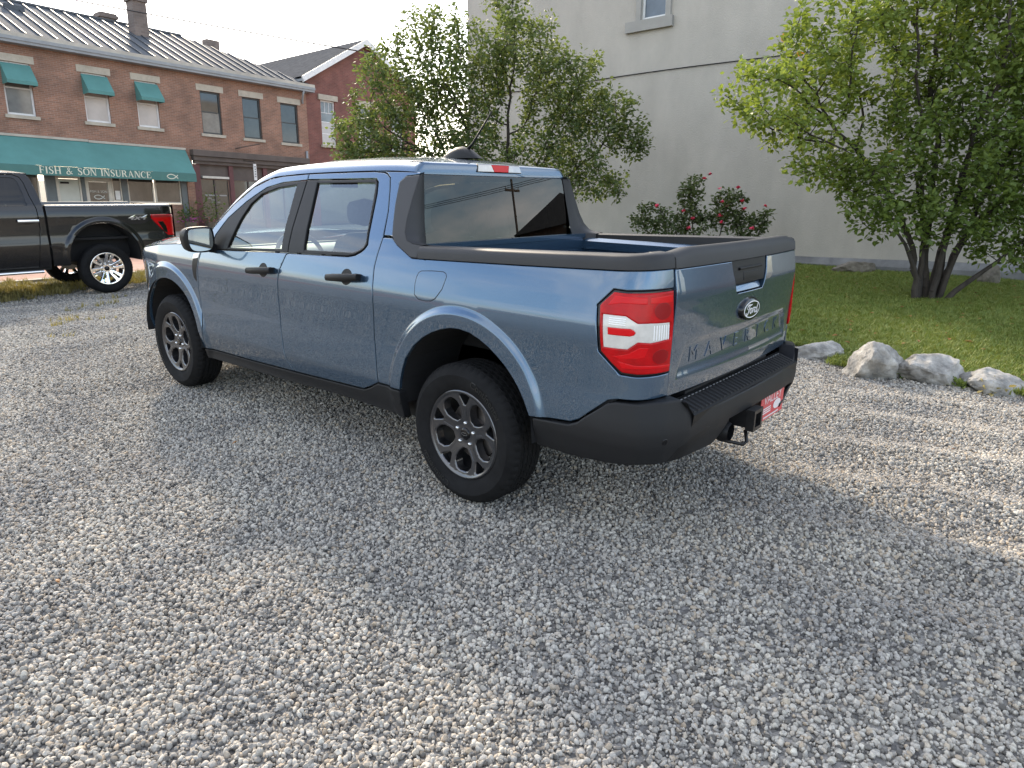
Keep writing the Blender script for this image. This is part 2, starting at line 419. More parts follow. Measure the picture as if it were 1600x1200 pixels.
fg = [(1.535, 1.172), (2.165, 1.138), (2.126, 1.223), (2.082, 1.335), (2.03, 1.42), (1.938, 1.486), (1.776, 1.526), (1.585, 1.546)]
rt = [(1.458, 1.154), (.888, 1.176), (.832, 1.186), (.784, 1.206), (.759, 1.225), (.744, 1.246), (.801, 1.503), (.825, 1.563), (.852, 1.582), (1.39, 1.574), (1.4895, 1.573)]
rg = [(1.301, 1.181), (1.332, 1.345), (1.379, 1.556), (.859, 1.564), (.838, 1.552), (.829, 1.53), (.760, 1.26), (.765, 1.24), (.783, 1.223), (.818, 1.206), (.858, 1.196)]
both(door('front_door', fd, ft, fg, 1.705, 1.032, side_glass))
both(door('rear_door', rd, rt, rg, .868, 1.066, side_glass))

# bed side (quarter) with the arch and the lamp opening
ARCH = [(.425, .512), (.42, .564), (.402, .630), (.377, .692), (.318, .765), (.246, .82), (.18, .856), (.11, .882), (.045, .898), (-.017, .901), (-.08, .893), (-.136, .873), (-.195, .844), (-.249, .808), (-.297, .77), (-.339, .728), (-.376, .685), (-.408, .637), (-.443, .568)]
LAMP = [(-1.106, .832), (-1.032, .829), (-.944, .826), (-.876, .831), (-.83, .870), (-.777, .916), (-.752, 1.103), (-.768, 1.118), (-.817, 1.168), (-.877, 1.166), (-.971, 1.171), (-1.106, 1.176)]
CAPL = [(-1.104, 1.2545), (-1.01, 1.252), (-.829, 1.242), (-.554, 1.233), (-.313, 1.224), (.341, 1.203), (.376, 1.203), (.509, 1.26), (.556, 1.289)]
qp = [(.632, 1.289)]+REAR[5:]+[(.56, .513)]+ARCH+[(-.55, .577), (-.655, .586), (-.70, .606), (-.73, .633), (-.829, .714), (-.87, .724), (-.953, .724), (-1.104, .731)]+LAMP+CAPL
FUEL = [(.31, 1.031), (.316, 1.08), (.312, 1.117), (.302, 1.137), (.285, 1.146), (.21, 1.153), (.135, 1.155), (.116, 1.149), (.108, 1.135), (.116, 1.105), (.126, 1.073), (.161, 1.028), (.19, 1.013), (.227, 1.009), (.28, 1.012)]
bs = panel('bed_side', qp, S, paint, TR, gap=G, grid=.03, holes=[], lines=[circ(0, .47, r) for r in (.470, .495, .503, .510, .518, .526, .533, .541)])
bsr = bs.copy(); COL.objects.link(bsr); bsr.parent = TR; bsr.scale = (1, -1, 1)
# fuel flap lies in a thin dark seam
fl = panel('fuel_flap', FUEL, S, paint, bs, off=.0018, thick=.006, grid=.03, edge=.003, step=.012)
fo, _ = inset(resample(np.array(FUEL) if area2(FUEL) > 0 else np.array(FUEL)[::-1], .012), -.0028)
panel('flap_seam', fo, S, void, bs, off=.0006, thick=.002, grid=.05, edge=.0005, step=.012, holes=[np.array(FUEL)])
# C pillar
cp = [(.559, 1.297), (.630, 1.297), (.66, 1.42), (.704, 1.527), (.735, 1.59), (.771, 1.612), (.80, 1.622), (.89, 1.627), (.50, 1.622), (.515, 1.607), (.607, 1.599), (.643, 1.57), (.618, 1.454)]
both(panel('cab_pillar', cp, S, paint, TR, gap=G, grid=.03))
# front fender
FA = [(3.06+.437*math.cos(a), .45+.405*math.sin(a)) for a in np.linspace(math.radians(189), math.radians(-6), 26)]
ffp = [(2.508, 1.125)]+F_EDGE+[(2.628, .385)]+FA+[(3.52, .40), (3.66, .42), (3.78, .47), (3.78, .80), (3.70, .98), (3.5, 1.055), (3.2, 1.095), (2.9, 1.118), (2.65, 1.128)]
ff = panel('front_fender', ffp, S, paint, TR, gap=G, grid=.03, lines=[circ(3.06, .45, r, a0=4, a1=170 if r < .5 else 158) for r in (.465, .487, .495, .502, .510, .518, .525, .533)])
VENT = [(2.607, 1.068), (2.522, 1.080), (2.545, 1.02), (2.582, .93), (2.598, .865), (2.640, .900), (2.638, .986)]
ve = panel('fender_vent', VENT, S, blackp, ff, off=.002, thick=.01, grid=.03, edge=.006, step=.012)
panel('vent_chrome', [(2.607, 1.068), (2.524, 1.078), (2.535, 1.045), (2.622, 1.03)], S, pm('satin_silver', (.5, .5, .5), rough=.3, metal=.9), ff, off=.005, thick=.006, grid=.02, edge=.003, step=.01)
V, F = text2d('XLT', .034, .001, bold=.0006)
mk('trim_badge', [P1(2.566-x, 1.044+y, .0065+z) for x, y, z in V], F, chrome, ff)
ffr = both(ff)
# lower black sill cladding
sk = [(2.62, .380), (2.0, .392), (1.468, .411), (.769, .441), (.70, .469), (.624, .508), (.56, .508), (.428, .508), (.434, .345), (1.0, .350), (1.59, .330), (2.376, .312), (2.60, .31)]
both(panel('sill_cladding', sk, S, plastic, TR, gap=.002, grid=.04, off=.004, thick=.05, edge=.006))
# black inner shell behind every seam
sh_low = [(2.66, 1.10), (2.62, .40), (.46, .48)]+[(x*1.03, .47+(z-.47)*1.03) for x, z in ARCH[1:]]+[(-.7, .62), (-.9, .74), (-1.10, .74), (-1.15, 1.235), (.33, 1.20), (.55, 1.29), (.56, 1.30)]+[(.60, 1.12)]+[(1.0, 1.14), (2.2, 1.10)]
both(panel('inner_shell', sh_low, S, void, TR, off=-.018, thick=.002, grid=.06, edge=.001))
pil = [(.57, 1.30), (.66, 1.30), (.72, 1.5), (.79, 1.60), (.85, 1.615), (1.40, 1.60), (1.39, 1.16), (1.49, 1.16), (1.51, 1.595), (1.76, 1.58), (1.90, 1.56), (2.04, 1.51), (2.22, 1.395), (2.39, 1.23), (2.46, 1.13), (2.52, 1.13), (2.43, 1.24), (2.25, 1.42), (2.07, 1.54), (1.9, 1.59), (1.5, 1.622), (.89, 1.63), (.5, 1.62)]
both(panel('door_aperture', pil, S, void, TR, off=-.018, thick=.002, grid=.06, edge=.001))
dt = [(2.48, 1.12), (2.5, .45), (.70, .48), (.68, 1.13)]
both(panel('door_lining', dt, S, interior, TR, off=-.085, thick=.01, grid=.08, edge=.002))

# ---- cab top: roof rails + roof skin, windscreen, rear window
GC = spline([(2.62, 1.118), (2.50, 1.170), (2.409, 1.252), (2.238, 1.417), (2.061, 1.531), (1.902, 1.583), (1.773, 1.600), (1.497, 1.615), (1.161, 1.624), (.89, 1.629), (.70, 1.628), (.555, 1.622)], 5)
def rail(s, z):
    g = P1(s, z, .001); k = max(0., min(1., (s-1.85)/.5)); sl = (1-.35*k)
    tz = .052*sl
    return [g, g+np.array([.004*k, -.010, .018*sl]), g+np.array([.012*k, -.024, .034*sl]), g+np.array([.025*k, -.042, .046*sl]), g+np.array([.034*k, -.058, tz])]
ZC = lambda x: np.interp(x, [.55, .62, .7, .9, 1.2, 1.5, 1.8, 1.95, 2.1], [1.676, 1.692, 1.704, 1.720, 1.728, 1.722, 1.702, 1.683, 1.655])
RAILS = [rail(*g) for g in GC]
roofrows = []; arows = []
for g, r in zip(GC, RAILS):
    if g[0] <= 1.99:
        wpt = r[-1]; half = list(r); zc = float(ZC(g[0]))
        for t in np.linspace(0, 1, 13)[1:]:
            y = wpt[1]*(1-t); z = wpt[2]+(zc-wpt[2])*(1-(1-t)**2.2); half.append(np.array([wpt[0]+.035*max(0, (g[0]-1.7)/.3)*t, y, z]))
        roofrows.append(half+[p*np.array([1, -1, 1]) for p in half[-2::-1]])
    if g[0] >= 1.90: arows.append(r)
r0 = roofrows[-1]
extra_rows = []
for dx, k in ((-.010, .10), (-.016, .30), (-.018, 1.)):
    extra_rows.append([np.array([p[0]+dx, p[1], p[2]+(min(1.612, p[2])-p[2])*k]) for p in r0])
V, F = loft(roofrows+extra_rows)
roof = mk('roof', V, F, paint, TR, smooth=True); autosmooth(roof, 45)
V, F = loft(arows); ap = mk('windscreen_pillar', V, [f[::-1] for f in F], paint, TR, smooth=True); both(ap)
V, F = loft([[p+np.array([0, 0, -.03]) for p in r[3:-3]] for r in roofrows]); mk('headliner', V, F, linerm, TR, smooth=True)
# roof ditch strip (black) at each rail rear, as seen beside the rear glass
for sgn in (1, -1):
    b = MB(); rows = []
    for r in roofrows[-14:]:
        p = r[4] if sgn > 0 else r[-5]; rows.append([(p[0], p[1]+.010*sgn, p[2]+.0015), (p[0], p[1]-.012*sgn, p[2]+.0045)])
    V, F = loft(rows); mk('roof_ditch_strip', V, F, blackp, roof)
wr = []
for g, r in zip(GC, RAILS):
    if g[0] >= 1.93:
        a = r[-1]; row = []
        for t in np.linspace(-1, 1, 17):
            bul = 1-t*t; low = (g[0]-1.93)/.7
            row.append(np.array([a[0]+(.05+.20*low)*bul, a[1]*-t, a[2]-.004+.012*bul]))
        wr.append(row)
V, F = loft(wr); mk('windscreen', V, F, wind_glass, TR, smooth=True)
# rear window
def RW(u, v, off=0.):
    u = np.asarray(u, float); v = np.asarray(v, float)
    x = .528-.042*(1.612-v)/.37-.012*(1-(u/.66)**2)-off
    return np.stack([x, u+0*v, v+0*u], -1)
rwo = [(-.625, 1.609), (.625, 1.609), (.672, 1.30), (.672, 1.232), (-.672, 1.232), (-.672, 1.30)]
panel('rear_window', rwo, RW, dark_glass, TR, thick=.004, grid=.08, edge=.003)
rin = [(-.60, 1.59), (.60, 1.59), (.645, 1.30), (.64, 1.262), (-.64, 1.262), (-.645, 1.30)]
panel('rear_window_border', [(u*1.0, v) for u, v in rwo], RW, gloss, TR, off=-.006, thick=.003, grid=.08, edge=.001, holes=[rin])
# high stop lamp
bl = MB()
def HL(y, z, o): return (.533-.012*(1-(y/.66)**2)-o+(z-1.65)*.20, y, z)
lamp = panel('high_stop_lamp', [(.20, 1.632), (.185, 1.676), (-.185, 1.676), (-.20, 1.632)], lambda u, v, off=0.: np.stack([.527+(v-1.65)*.25-off+.02*(u/.3)**2, u+0*v, v+0*u], -1), blackp, TR, thick=.02, grid=.05, edge=.004)
HS = lambda u, v, off=0.: np.stack([.523+(v-1.65)*.25-off+.02*(u/.3)**2, u+0*v, v+0*u], -1)
panel('red_lens', [(.062, 1.635), (.078, 1.673), (-.078, 1.673), (-.062, 1.635)], HS, redlens2, lamp, thick=.01, grid=.03, edge=.002, step=.01)
panel('clear_lens', [(.194, 1.635), (.182, 1.673), (.08, 1.673), (.064, 1.635)], HS, whitelens, lamp, thick=.01, grid=.03, edge=.002, step=.01)
panel('clear_lens', [(-.194, 1.635), (-.182, 1.673), (-.08, 1.673), (-.064, 1.635)], HS, whitelens, lamp, thick=.01, grid=.03, edge=.002, step=.01)
# aerial: fin base and raked mast
rows = []
for t in np.linspace(0, 1, 9):
    x = .99-.30*t; hgt = .072*math.sin(math.pi*min(1, t*1.02+.04))**.7*(0.55+.45*min(1, t*2.4)); wd = .062*math.sin(math.pi*(.12+.80*t))**.6
    rows.append([np.array([x, wd*math.cos(a), 1.716+hgt*math.sin(a)**.8*1.0]) for a in np.linspace(0, math.pi, 9)])
V, F = loft(rows); af = mk('aerial_base', V, F, plastic, roof, smooth=True)
mb = MB(); mb.tube([(.80, 0, 1.765), (.755, 0, 1.80), (.60, 0, 1.975)], [.012, .007, .0045], 8); mb.build('aerial_mast', blackp, roof, smooth=True)

# ---- hood, front end
rows = []
for s, z in [(2.66, 1.128), (2.9, 1.120), (3.2, 1.097), (3.5, 1.058), (3.68, .995), (3.77, .90)]:
    a = P1(s, z); row = []
    for t in np.linspace(0, 1, 17):
        k = 1-(2*t-1)**2; row.append(np.array([a[0]+.10*k*(s > 2.8)+.12*k*(s <= 2.8), a[1]*(1-2*t), a[2]+.055*min(1, k*2.4)]))
    rows.append(row)
V, F = loft(rows); mk('hood', V, F, paint, TR, smooth=True)
fr = [(3.785, .42), (3.785, .80), (3.70, .985), (4.40, .985), (4.40, .38)]
both(panel('front_fascia', fr, S, plastic, TR, grid=.06, thick=.03))
both(panel('headlamp', [(3.80, .78), (3.76, .93), (4.0, .93), (4.05, .80)], S, whitelens, TR, off=.01, thick=.02, grid=.05))
mb = MB(); mb.box((2.60, -.80, 1.06), (2.90, .80, 1.105)); mb.build('cowl_panel', blackp, TR)

# ---- buttress trim between cab and bed
bo = [(.50, 1.608), (.607, 1.599), (.643, 1.57), (.632, 1.51), (.618, 1.454), (.59, 1.37), (.559, 1.297), (.512, 1.26), (.378, 1.204), (.332, 1.204), (.325, 1.268), (.39, 1.272), (.435, 1.285), (.468, 1.325), (.486, 1.39), (.495, 1.49)]
bt = panel('buttress_trim', bo, S, capm, TR, off=.006, gap=.0015, grid=.03, thick=.02, edge=.005)
c1 = [P1(s, z, .004) for s, z in [(.325, 1.268), (.39, 1.272), (.435, 1.285), (.468, 1.325), (.486, 1.39), (.495, 1.49), (.50, 1.608)]]
c2 = [np.array(p) for p in [(.325, .745, 1.262), (.385, .735, 1.262), (.43, .720, 1.268), (.455, .705, 1.31), (.472, .685, 1.375), (.495, .660, 1.48), (.512, .628, 1.606)]]
c3 = [np.array(p) for p in [(.325, .735, 1.20), (.385, .72, 1.20), (.455, .67, 1.225), (.478, .655, 1.30), (.490, .650, 1.37), (.506, .634, 1.475), (.524, .616, 1.606)]]
V, F = loft([c1, [(a*.5+b*.5)+np.array([-.004, .004, .004]) for a, b in zip(c1, c2)], c2, c3]); mk('buttress_return', V, F, capm, bt, smooth=True)
both(bt)
# ---- bed rail caps
zrb = lambda x: np.interp(x, [-1.10, -1.01, -.82, -.31, .34], [1.2545, 1.252, 1.242, 1.224, 1.203])
rows = []
for s in np.r_[np.linspace(.328, -.86, 20), np.linspace(-.9, -1.104, 10)]:
    z0 = float(zrb(s)); a = P1(s, z0+.001, .004); e = P1(s+.01, z0)-P1(s-.01, z0); e /= np.linalg.norm(e); inn = np.array([e[1], -e[0], 0]) 
    rows.append([a, a+inn*.003+np.array([0, 0, .030]), a+inn*.010+np.array([0, 0, .050]), a+inn*.024+np.array([0, 0, .059]), a+inn*.085+np.array([0, 0, .060]), a+inn*.098+np.array([0, 0, .052]), a+inn*.100+np.array([0, 0, -.05])])
V, F = loft(rows); n = 7; F += [tuple(range(n)), tuple(range(len(V)-n, len(V)))[::-1]]
rc = mk('bed_rail_cap', V, [f[::-1] for f in F], capm, TR); autosmooth(rc, 50); both(rc)
# ---- bed tub
for sg in (1, -1):
    prof = [(.735, 1.235), (.70, 1.215), (.70, 1.165), (.715, 1.155), (.715, 1.06), (.695, 1.045), (.695, 1.00), (.705, .985), (.705, .78), (.66, .76)]
    wh = prof[:-2]+[(.705, .945), (.44, .945)]; wh2 = [(.44, .945), (.44, .76)]
    tub = MB()
    for pr, xs in ((prof, (-.965, -.48)), (wh, (-.48, 0, .43)), (wh2, (-.48, .43))):
        V, F = loft([[(x, sg*y, z) for y, z in pr] for x in xs]); tub.add(V, F if sg > 0 else [f[::-1] for f in F])
    tub.add([(-.48, sg*.705, .945), (-.48, sg*.44, .945), (-.48, sg*.44, .76), (-.48, sg*.705, .76)], [(0, 1, 2, 3)])
    tub.build('bed_inner_wall', paint, TR, auto=30)
mb = MB(); mb.box((-.965, -.44, .74), (.44, .44, .762)); mb.box((-.965, -.70, .74), (-.482, -.441, .762)); mb.box((-.965, .441, .74), (-.482, .70, .762))
for y in np.linspace(-.4, .4, 9): mb.box((-.95, y-.025, .762), (.42, y+.025, .772))
mb.build('bed_floor', paint, TR)
mb = MB(); mb.box((.405, -.72, .74), (.425, .72, 1.255)); mb.box((.395, -.72, 1.235), (.44, .72, 1.262))
for z in (.85, .98, 1.11): mb.box((.393, -.68, z), (.405, .68, z+.05))
mb.build('bed_front_wall', paint, TR, auto=30)
for x, sg in ((.30, -1), (.30, 1), (-.80, -1)):
    mb = MB(); mb.box((x-.045, sg*.70-.03, 1.075), (x+.045, sg*.70+.03, 1.125)); mb.box((x-.02, sg*.66-.02, 1.06), (x+.02, sg*.66+.02, 1.10)); mb.build('tie_down', blackp, TR)
# ---- tailgate
def TG(u, v, off=0.):
    u = np.asarray(u, float); v = np.asarray(v, float)
    k = np.interp(v, [.70, .80, .94, 1.13, 1.165, 1.26], [.010, .004, .002, -.006, -.004, .012])
    x = -1.004-.030*(1-(u/.69)**2)+k
    sl = np.interp(v, [.80, .94], [.645, .575]); inside = np.clip((sl-np.abs(u))/.016, 0, 1)*np.clip((.945-v)/.014, 0, 1)*np.clip((v-.775)/.06, 0, 1)
    inside = inside*inside*(3-2*inside)
    return np.stack([x+.013*inside-off, u+0*v, v+0*u], -1)
tgo = [(.693, .722), (-.693, .722), (-.693, .83), (-.693, 1.17), (-.693, 1.2525), (-.207, 1.2525), (-.197, 1.20), (-.165, 1.125), (-.15, 1.105), (.15, 1.105), (.165, 1.125), (.197, 1.20), (.207, 1.2525), (.693, 1.2525), (.693, 1.17), (.693, .83)]
SLN = lambda v, d: float(np.interp(v, [.80, .94], [.645, .575]))-d
lns = [[(-SLN(.945, .0), .945), (SLN(.945, .0), .945)], [(-SLN(.931, .018), .931), (SLN(.931, .018), .931)]]+[[(sg*SLN(v, d), v) for v in np.linspace(.775, .944 if d == 0 else .930, 9)] for d in (0, .016) for sg in (1, -1)]
ex = [(u, v) for v in np.arange(.925, .925, .006) for u in np.arange(-.55, .55, .03)]+[(sg*(np.interp(v, [.80, .94], [.60, .50])+d), v) for v in np.arange(.78, .78, .02) for d in (-.02, -.012, -.004, .004) for sg in (1, -1)]
tg = panel('tailgate', tgo, TG, paint, TR, gap=G, grid=.03, thick=.05, lines=lns)
panel('handle_scoop', [(.163, 1.150), (.15, 1.107), (-.15, 1.107), (-.163, 1.150)], lambda u, v, off=0.: TG(u, v, off)+np.stack([.010+(v-1.107)*.55, 0*v, 0*v], -1), paint, tg, thick=.01, grid=.03, edge=.003)
th = panel('tailgate_handle', [(.204, 1.2525), (.195, 1.20), (.168, 1.143), (-.168, 1.143), (-.195, 1.20), (-.204, 1.2525)], TG, blackp, tg, off=-.006, thick=.03, grid=.04, edge=.006)
panel('latch_pad', [(.085, 1.158), (.085, 1.195), (-.085, 1.195), (-.085, 1.158)], TG, blackp, tg, off=-.0035, thick=.004, grid=.03, edge=.003, step=.012)
mb = MB()
for k in range(1):
    V, F = loft([[TG(np.array([y]), np.array([1.212+dz]), -.006+o)[0] for y in np.linspace(-.13, .13, 12)] for dz, o in ((-.007, 0), (-.004, .007), (.004, .008), (.007, 0))]); mb.add(V, F)
mb.build('handle_ridge', blackp, tg, smooth=True)
# cap along the tailgate top
rows = []
for y in np.linspace(.690, -.690, 31):
    a = TG(np.array([y]), np.array([1.2535]), .003)[0]; e = abs(y); k = np.interp(e, [.55, .65, .69], [1, .35, .25])
    top = 1.2535+.056+.020*k
    rows.append([a, (a[0]+.006, y, a[2]+.040), (a[0]+.014, y, top-.012), (a[0]+.026, y, top), (a[0]+.075, y, top-.004), (a[0]+.088, y, top-.014), (a[0]+.088, y, a[2]-.06)])
V, F = loft(rows); n = 7; F += [tuple(range(n)), tuple(range(len(V)-n, len(V)))[::-1]]
tc_ = mk('tailgate_cap', V, F, capm, tg); autosmooth(tc_, 50)
mb = MB(); mb.box((-.965, -.70, .74), (-.945, .70, 1.25)); mb.build('tailgate_inner', paint, tg)
# stamped lettering
for i, ch in enumerate('MAVERICK'):
    VV = []; FF = []
    V, F = text2d(ch, .094, 0.)
    cy = .485-i*.97/7; k = len(VV); n = len(V)
    p2 = [(cy-x*1.12, .846+y) for x, y, z in V]
    top = [TG(np.array([a]), np.array([b]), .0030)[0] for a, b in p2]; bot = [TG(np.array([a]), np.array([b]), -.001)[0] for a, b in p2]
    VV += top+bot; FF += [tuple(k+q for q in f) for f in F]
    ec = {}
    for f in F:
        for a, b in zip(f, f[1:]+f[:1]): ec[(a, b)] = 1
    for (a, b) in ec:
        if (b, a) not in ec: FF.append((k+a, k+n+a, k+n+b, k+b))
    mk('stamped_letter', VV, FF, paint, tg)
# oval badge on its black pod
E = lambda a, b, n=40: [(a*math.cos(t), b*math.sin(t)) for t in np.linspace(0, 2*math.pi, n, endpoint=False)]
x0 = -1.030
rows = [[(x0+.004-d, y*k, 1.020+z*k-.004*(1-k)*10) for y, z in E(.118, .058)] for d, k in ((0, 1.), (.012, .97), (.022, .90), (.0275, .84), (.0275, .02))]
V, F = loft(rows, True); pod = mk('badge_pod', V, F, gloss, tg, smooth=True); autosmooth(pod, 50)
bx = x0+.004-.0275
def ring(a, b, wd, d, m, name):
    A, B = E(a, b), E(a-wd, b-wd); V = [(bx-d, y, 1.016+z) for y, z in A]+[(bx-d, y, 1.016+z) for y, z in B]+[(bx-d+.002, y, 1.016+z) for y, z in A]; n = len(A)
    return mk(name, V, [(i, (i+1) % n, n+(i+1) % n, n+i) for i in range(n)]+[(i, 2*n+i, 2*n+(i+1) % n, (i+1) % n) for i in range(n)], m, tg)
A = E(.092, .040); mk('badge_oval', [(bx-.001, y, 1.016+z) for y, z in A], [tuple(range(len(A)))], pm('badge_black', (.012, .014, .02), rough=.12, coat=1.), tg)
ring(.092, .040, .0045, .002, whitep, 'badge_rim')
SV = []; SF = []
def stroke(pts, wd):
    q = [tuple(p) for p in spline(pts, 6)]; ws = wd if not hasattr(wd, '__len__') else np.interp(np.linspace(0, 1, len(q)), np.linspace(0, 1, len(wd)), wd)
    V, F = ribbon(q, ws); k = len(SV); SV.extend(V); SF.extend([tuple(i+k for i in f) for f in F])
stroke([(-.060, .004), (-.052, .018), (-.036, .023), (-.018, .021), (-.002, .024)], [.003, .007, .007, .006, .003])
stroke([(-.030, .022), (-.034, .008), (-.042, -.010), (-.052, -.021), (-.064, -.020), (-.066, -.010)], [.008, .008, .007, .006, .005, .004])
stroke([(-.048, .002), (-.034, .004), (-.022, .004)], [.003, .005, .003])
stroke([(-.010, .006), (-.020, .002), (-.024, -.008), (-.018, -.017), (-.008, -.016), (-.002, -.006), (-.006, .004), (-.012, .006)], [.005, .006, .008, .006, .005, .008, .006, .004])
stroke([(-.004, .003), (.006, .002), (.012, .006), (.011, -.006), (.008, -.018)], [.003, .004, .006, .008, .006])
stroke([(.012, .001), (.020, .006), (.027, .004)], [.004, .006, .005])
stroke([(.046, .003), (.036, .004), (.029, -.005), (.032, -.016), (.042, -.016), (.050, -.004)], [.005, .006, .008, .007, .005, .005])
stroke([(.064, .026), (.056, .008), (.050, -.010), (.053, -.018), (.062, -.014), (.068, -.006)], [.003, .007, .008, .006, .004, .003])
mk('badge_script', [(bx-.0026, -x*1.05, 1.016+y) for x, y in SV], [f[::-1] for f in SF], whitep, tg)

# ---- tail lamps
def lamps():
    hs = panel('tail_lamp', LAMP, S, gloss, TR, off=-.004, gap=.002, grid=.03, thick=.03, edge=.003)
    red = [(-1.099, .840), (-.944, .837), (-.882, .842), (-.838, .876), (-.790, .920), (-.768, 1.102), (-.778, 1.115), (-.822, 1.158), (-.88, 1.157), (-1.097, 1.168), (-1.102, 1.05)]
    white = [(-.785, 1.070), (-.884, 1.070), (-.933, 1.043), (-.986, 1.045), (-1.080, 1.043), (-1.082, .977), (-.989, .965), (-.938, .969), (-.898, .938), (-.799, .938)]
    bar = [(-.813, 1.020), (-.904, 1.021), (-.920, 1.015), (-.927, 1.007), (-.921, .997), (-.906, .992), (-.815, .992)]
    panel('red_lens', red, S, redlens, hs, off=.006, grid=.02, thick=.01, edge=.006, holes=[white], step=.012)
    # facets moulded in the red lens
    panel('lens_facet', [(-.80, 1.105), (-.83, 1.147), (-.97, 1.147), (-.97, 1.118), (-.86, 1.118)], S, redlens2, hs, off=.0085, thick=.004, grid=.03, edge=.005, step=.012)
    panel('lens_facet', [(-.98, 1.120), (-.98, 1.148), (-1.090, 1.156), (-1.090, 1.122)], S, redlens2, hs, off=.0075, thick=.004, grid=.03, edge=.005, step=.012)
    panel('lens_facet', [(-.88, .858), (-1.095, .858), (-1.098, .872), (-.93, .876), (-.86, .89)], S, redlens2, hs, off=.008, thick=.004, grid=.03, edge=.005, step=.012)
    panel('lens_facet', [(-.83, .905), (-.90, .922), (-.945, .950), (-.985, .948), (-.97, .905), (-.87, .895)], S, redlens2, hs, off=.0075, thick=.004, grid=.03, edge=.005, step=.012)
    panel('bulb_lens', [(-1.04+.048*math.cos(a), 1.092+.04*math.sin(a)) for a in np.linspace(0, 2*math.pi, 18, endpoint=False)], S, pm('dark_red_lens', (.24, .0, .003), rough=.3, spec=.2, coat=.15), hs, off=.0075, thick=.004, grid=.02, edge=.008, step=.01)
    panel('bulb_lens', [(-1.04+.046*math.cos(a), .908+.036*math.sin(a)) for a in np.linspace(0, 2*math.pi, 18, endpoint=False)], S, MATS['dark_red_lens'], hs, off=.0075, thick=.004, grid=.02, edge=.008, step=.01)
    panel('clear_lens', white, S, whitelens, hs, off=.002, grid=.02, thick=.008, edge=.003, holes=[bar], step=.012)
    for i in range(4): panel('lens_rib', [(-.815, 1.060-i*.008), (-.885+.0*i, 1.060-i*.008), (-.885, 1.057-i*.008), (-.815, 1.057-i*.008)], S, whitep, hs, off=.004, thick=.003, grid=.04, edge=.0008, step=.02)
    for i in range(7): panel('lens_rib', [(-1.0-i*.012, .975), (-1.0-i*.012, 1.035), (-1.004-i*.012, 1.035), (-1.004-i*.012, .975)], S, whitep, hs, off=.0035, thick=.003, grid=.04, edge=.0008, step=.02)
    panel('red_bar', bar, S, redlens2, hs, off=.006, grid=.02, thick=.008, edge=.004, step=.01)
    return hs
both(lamps())

# ---- rear bumper
PB = [(-.43, -.905), (-.65, -.912), (-.85, -.900), (-.97, -.865), (-1.05, -.79), (-1.095, -.66), (-1.112, -.4), (-1.118, 0), (-1.112, .4), (-1.095, .66), (-1.05, .79), (-.97, .865), (-.85, .900), (-.65, .912), (-.43, .905)]
BPROF = [(-.2, -.10), (.40, -.06), (.46, -.03), (.53, -.006), (.58, 0), (.63, -.004), (.70, -.018), (.76, -.030), (2.3, -.05)]
class Bump(Side):
    def __init__(s): 
        super().__init__(PB, BPROF, (), x0=-2., sig=.008, psig=.02); s.q = s.q-s.q[0]
B = Bump()
def ub(x, y): return float(B.q[np.argmin((B.X-x)**2+(B.Y-y)**2)])
LU = lambda x, y: ub(x, y)
top = [(LU(-.455, -.905), .560), (LU(-.655, -.912), .578), (LU(-.70, -.91), .598), (LU(-.73, -.91), .625), (LU(-.829, -.90), .704), (LU(-.87, -.9), .714), (LU(-.95, -.875), .716), (LU(-1.04, -.80), .727), (LU(-1.085, -.70), .727), (LU(-1.092, -.67), .70), (LU(-1.098, -.61), .656), (LU(-1.11, -.3), .648)]
top2 = [(B.q[-1]-u, z) for u, z in top][::-1]
bot = [(LU(-.45, .905), .42), (LU(-.63, .912), .420), (LU(-.86, .9), .436), (LU(-.98, .86), .450), (LU(-1.09, .70), .455), (LU(-1.108, .36), .440), (LU(-1.11, .31), .485), (LU(-1.112, .27), .548), (LU(-1.118, -.2), .545), (LU(-1.10, -.62), .535), (LU(-1.085, -.70), .49), (LU(-1.06, -.77), .455), (LU(-.98, -.86), .450), (LU(-.86, -.9), .436), (LU(-.63, -.912), .420), (LU(-.45, -.905), .42)]
bp = panel('rear_bumper', top+top2+bot, B, plastic, TR, grid=.03, thick=.085, edge=.008)
# boomerang inset near the left corner, sensors
ins = [(LU(-1.07, .74), .455), (LU(-1.085, .70), .52), (LU(-1.098, .63), .555), (LU(-1.105, .50), .572), (LU(-1.106, .47), .565), (LU(-1.104, .54), .53), (LU(-1.098, .62), .47), (LU(-1.09, .68), .455)]
panel('corner_inset', ins, B, blackp, bp, off=.0015, thick=.004, grid=.03, edge=.004, step=.012)
for (x, y, z) in ((-1.055, .782, .562), (-1.055, -.782, .562)):
    u0 = ub(x, y)
    panel('parking_sensor', [(u0+.014*math.cos(a), z+.014*math.sin(a)) for a in np.linspace(0, 2*math.pi, 18, endpoint=False)], B, gloss, bp, off=.002, thick=.006, grid=.02, edge=.003, step=.006)
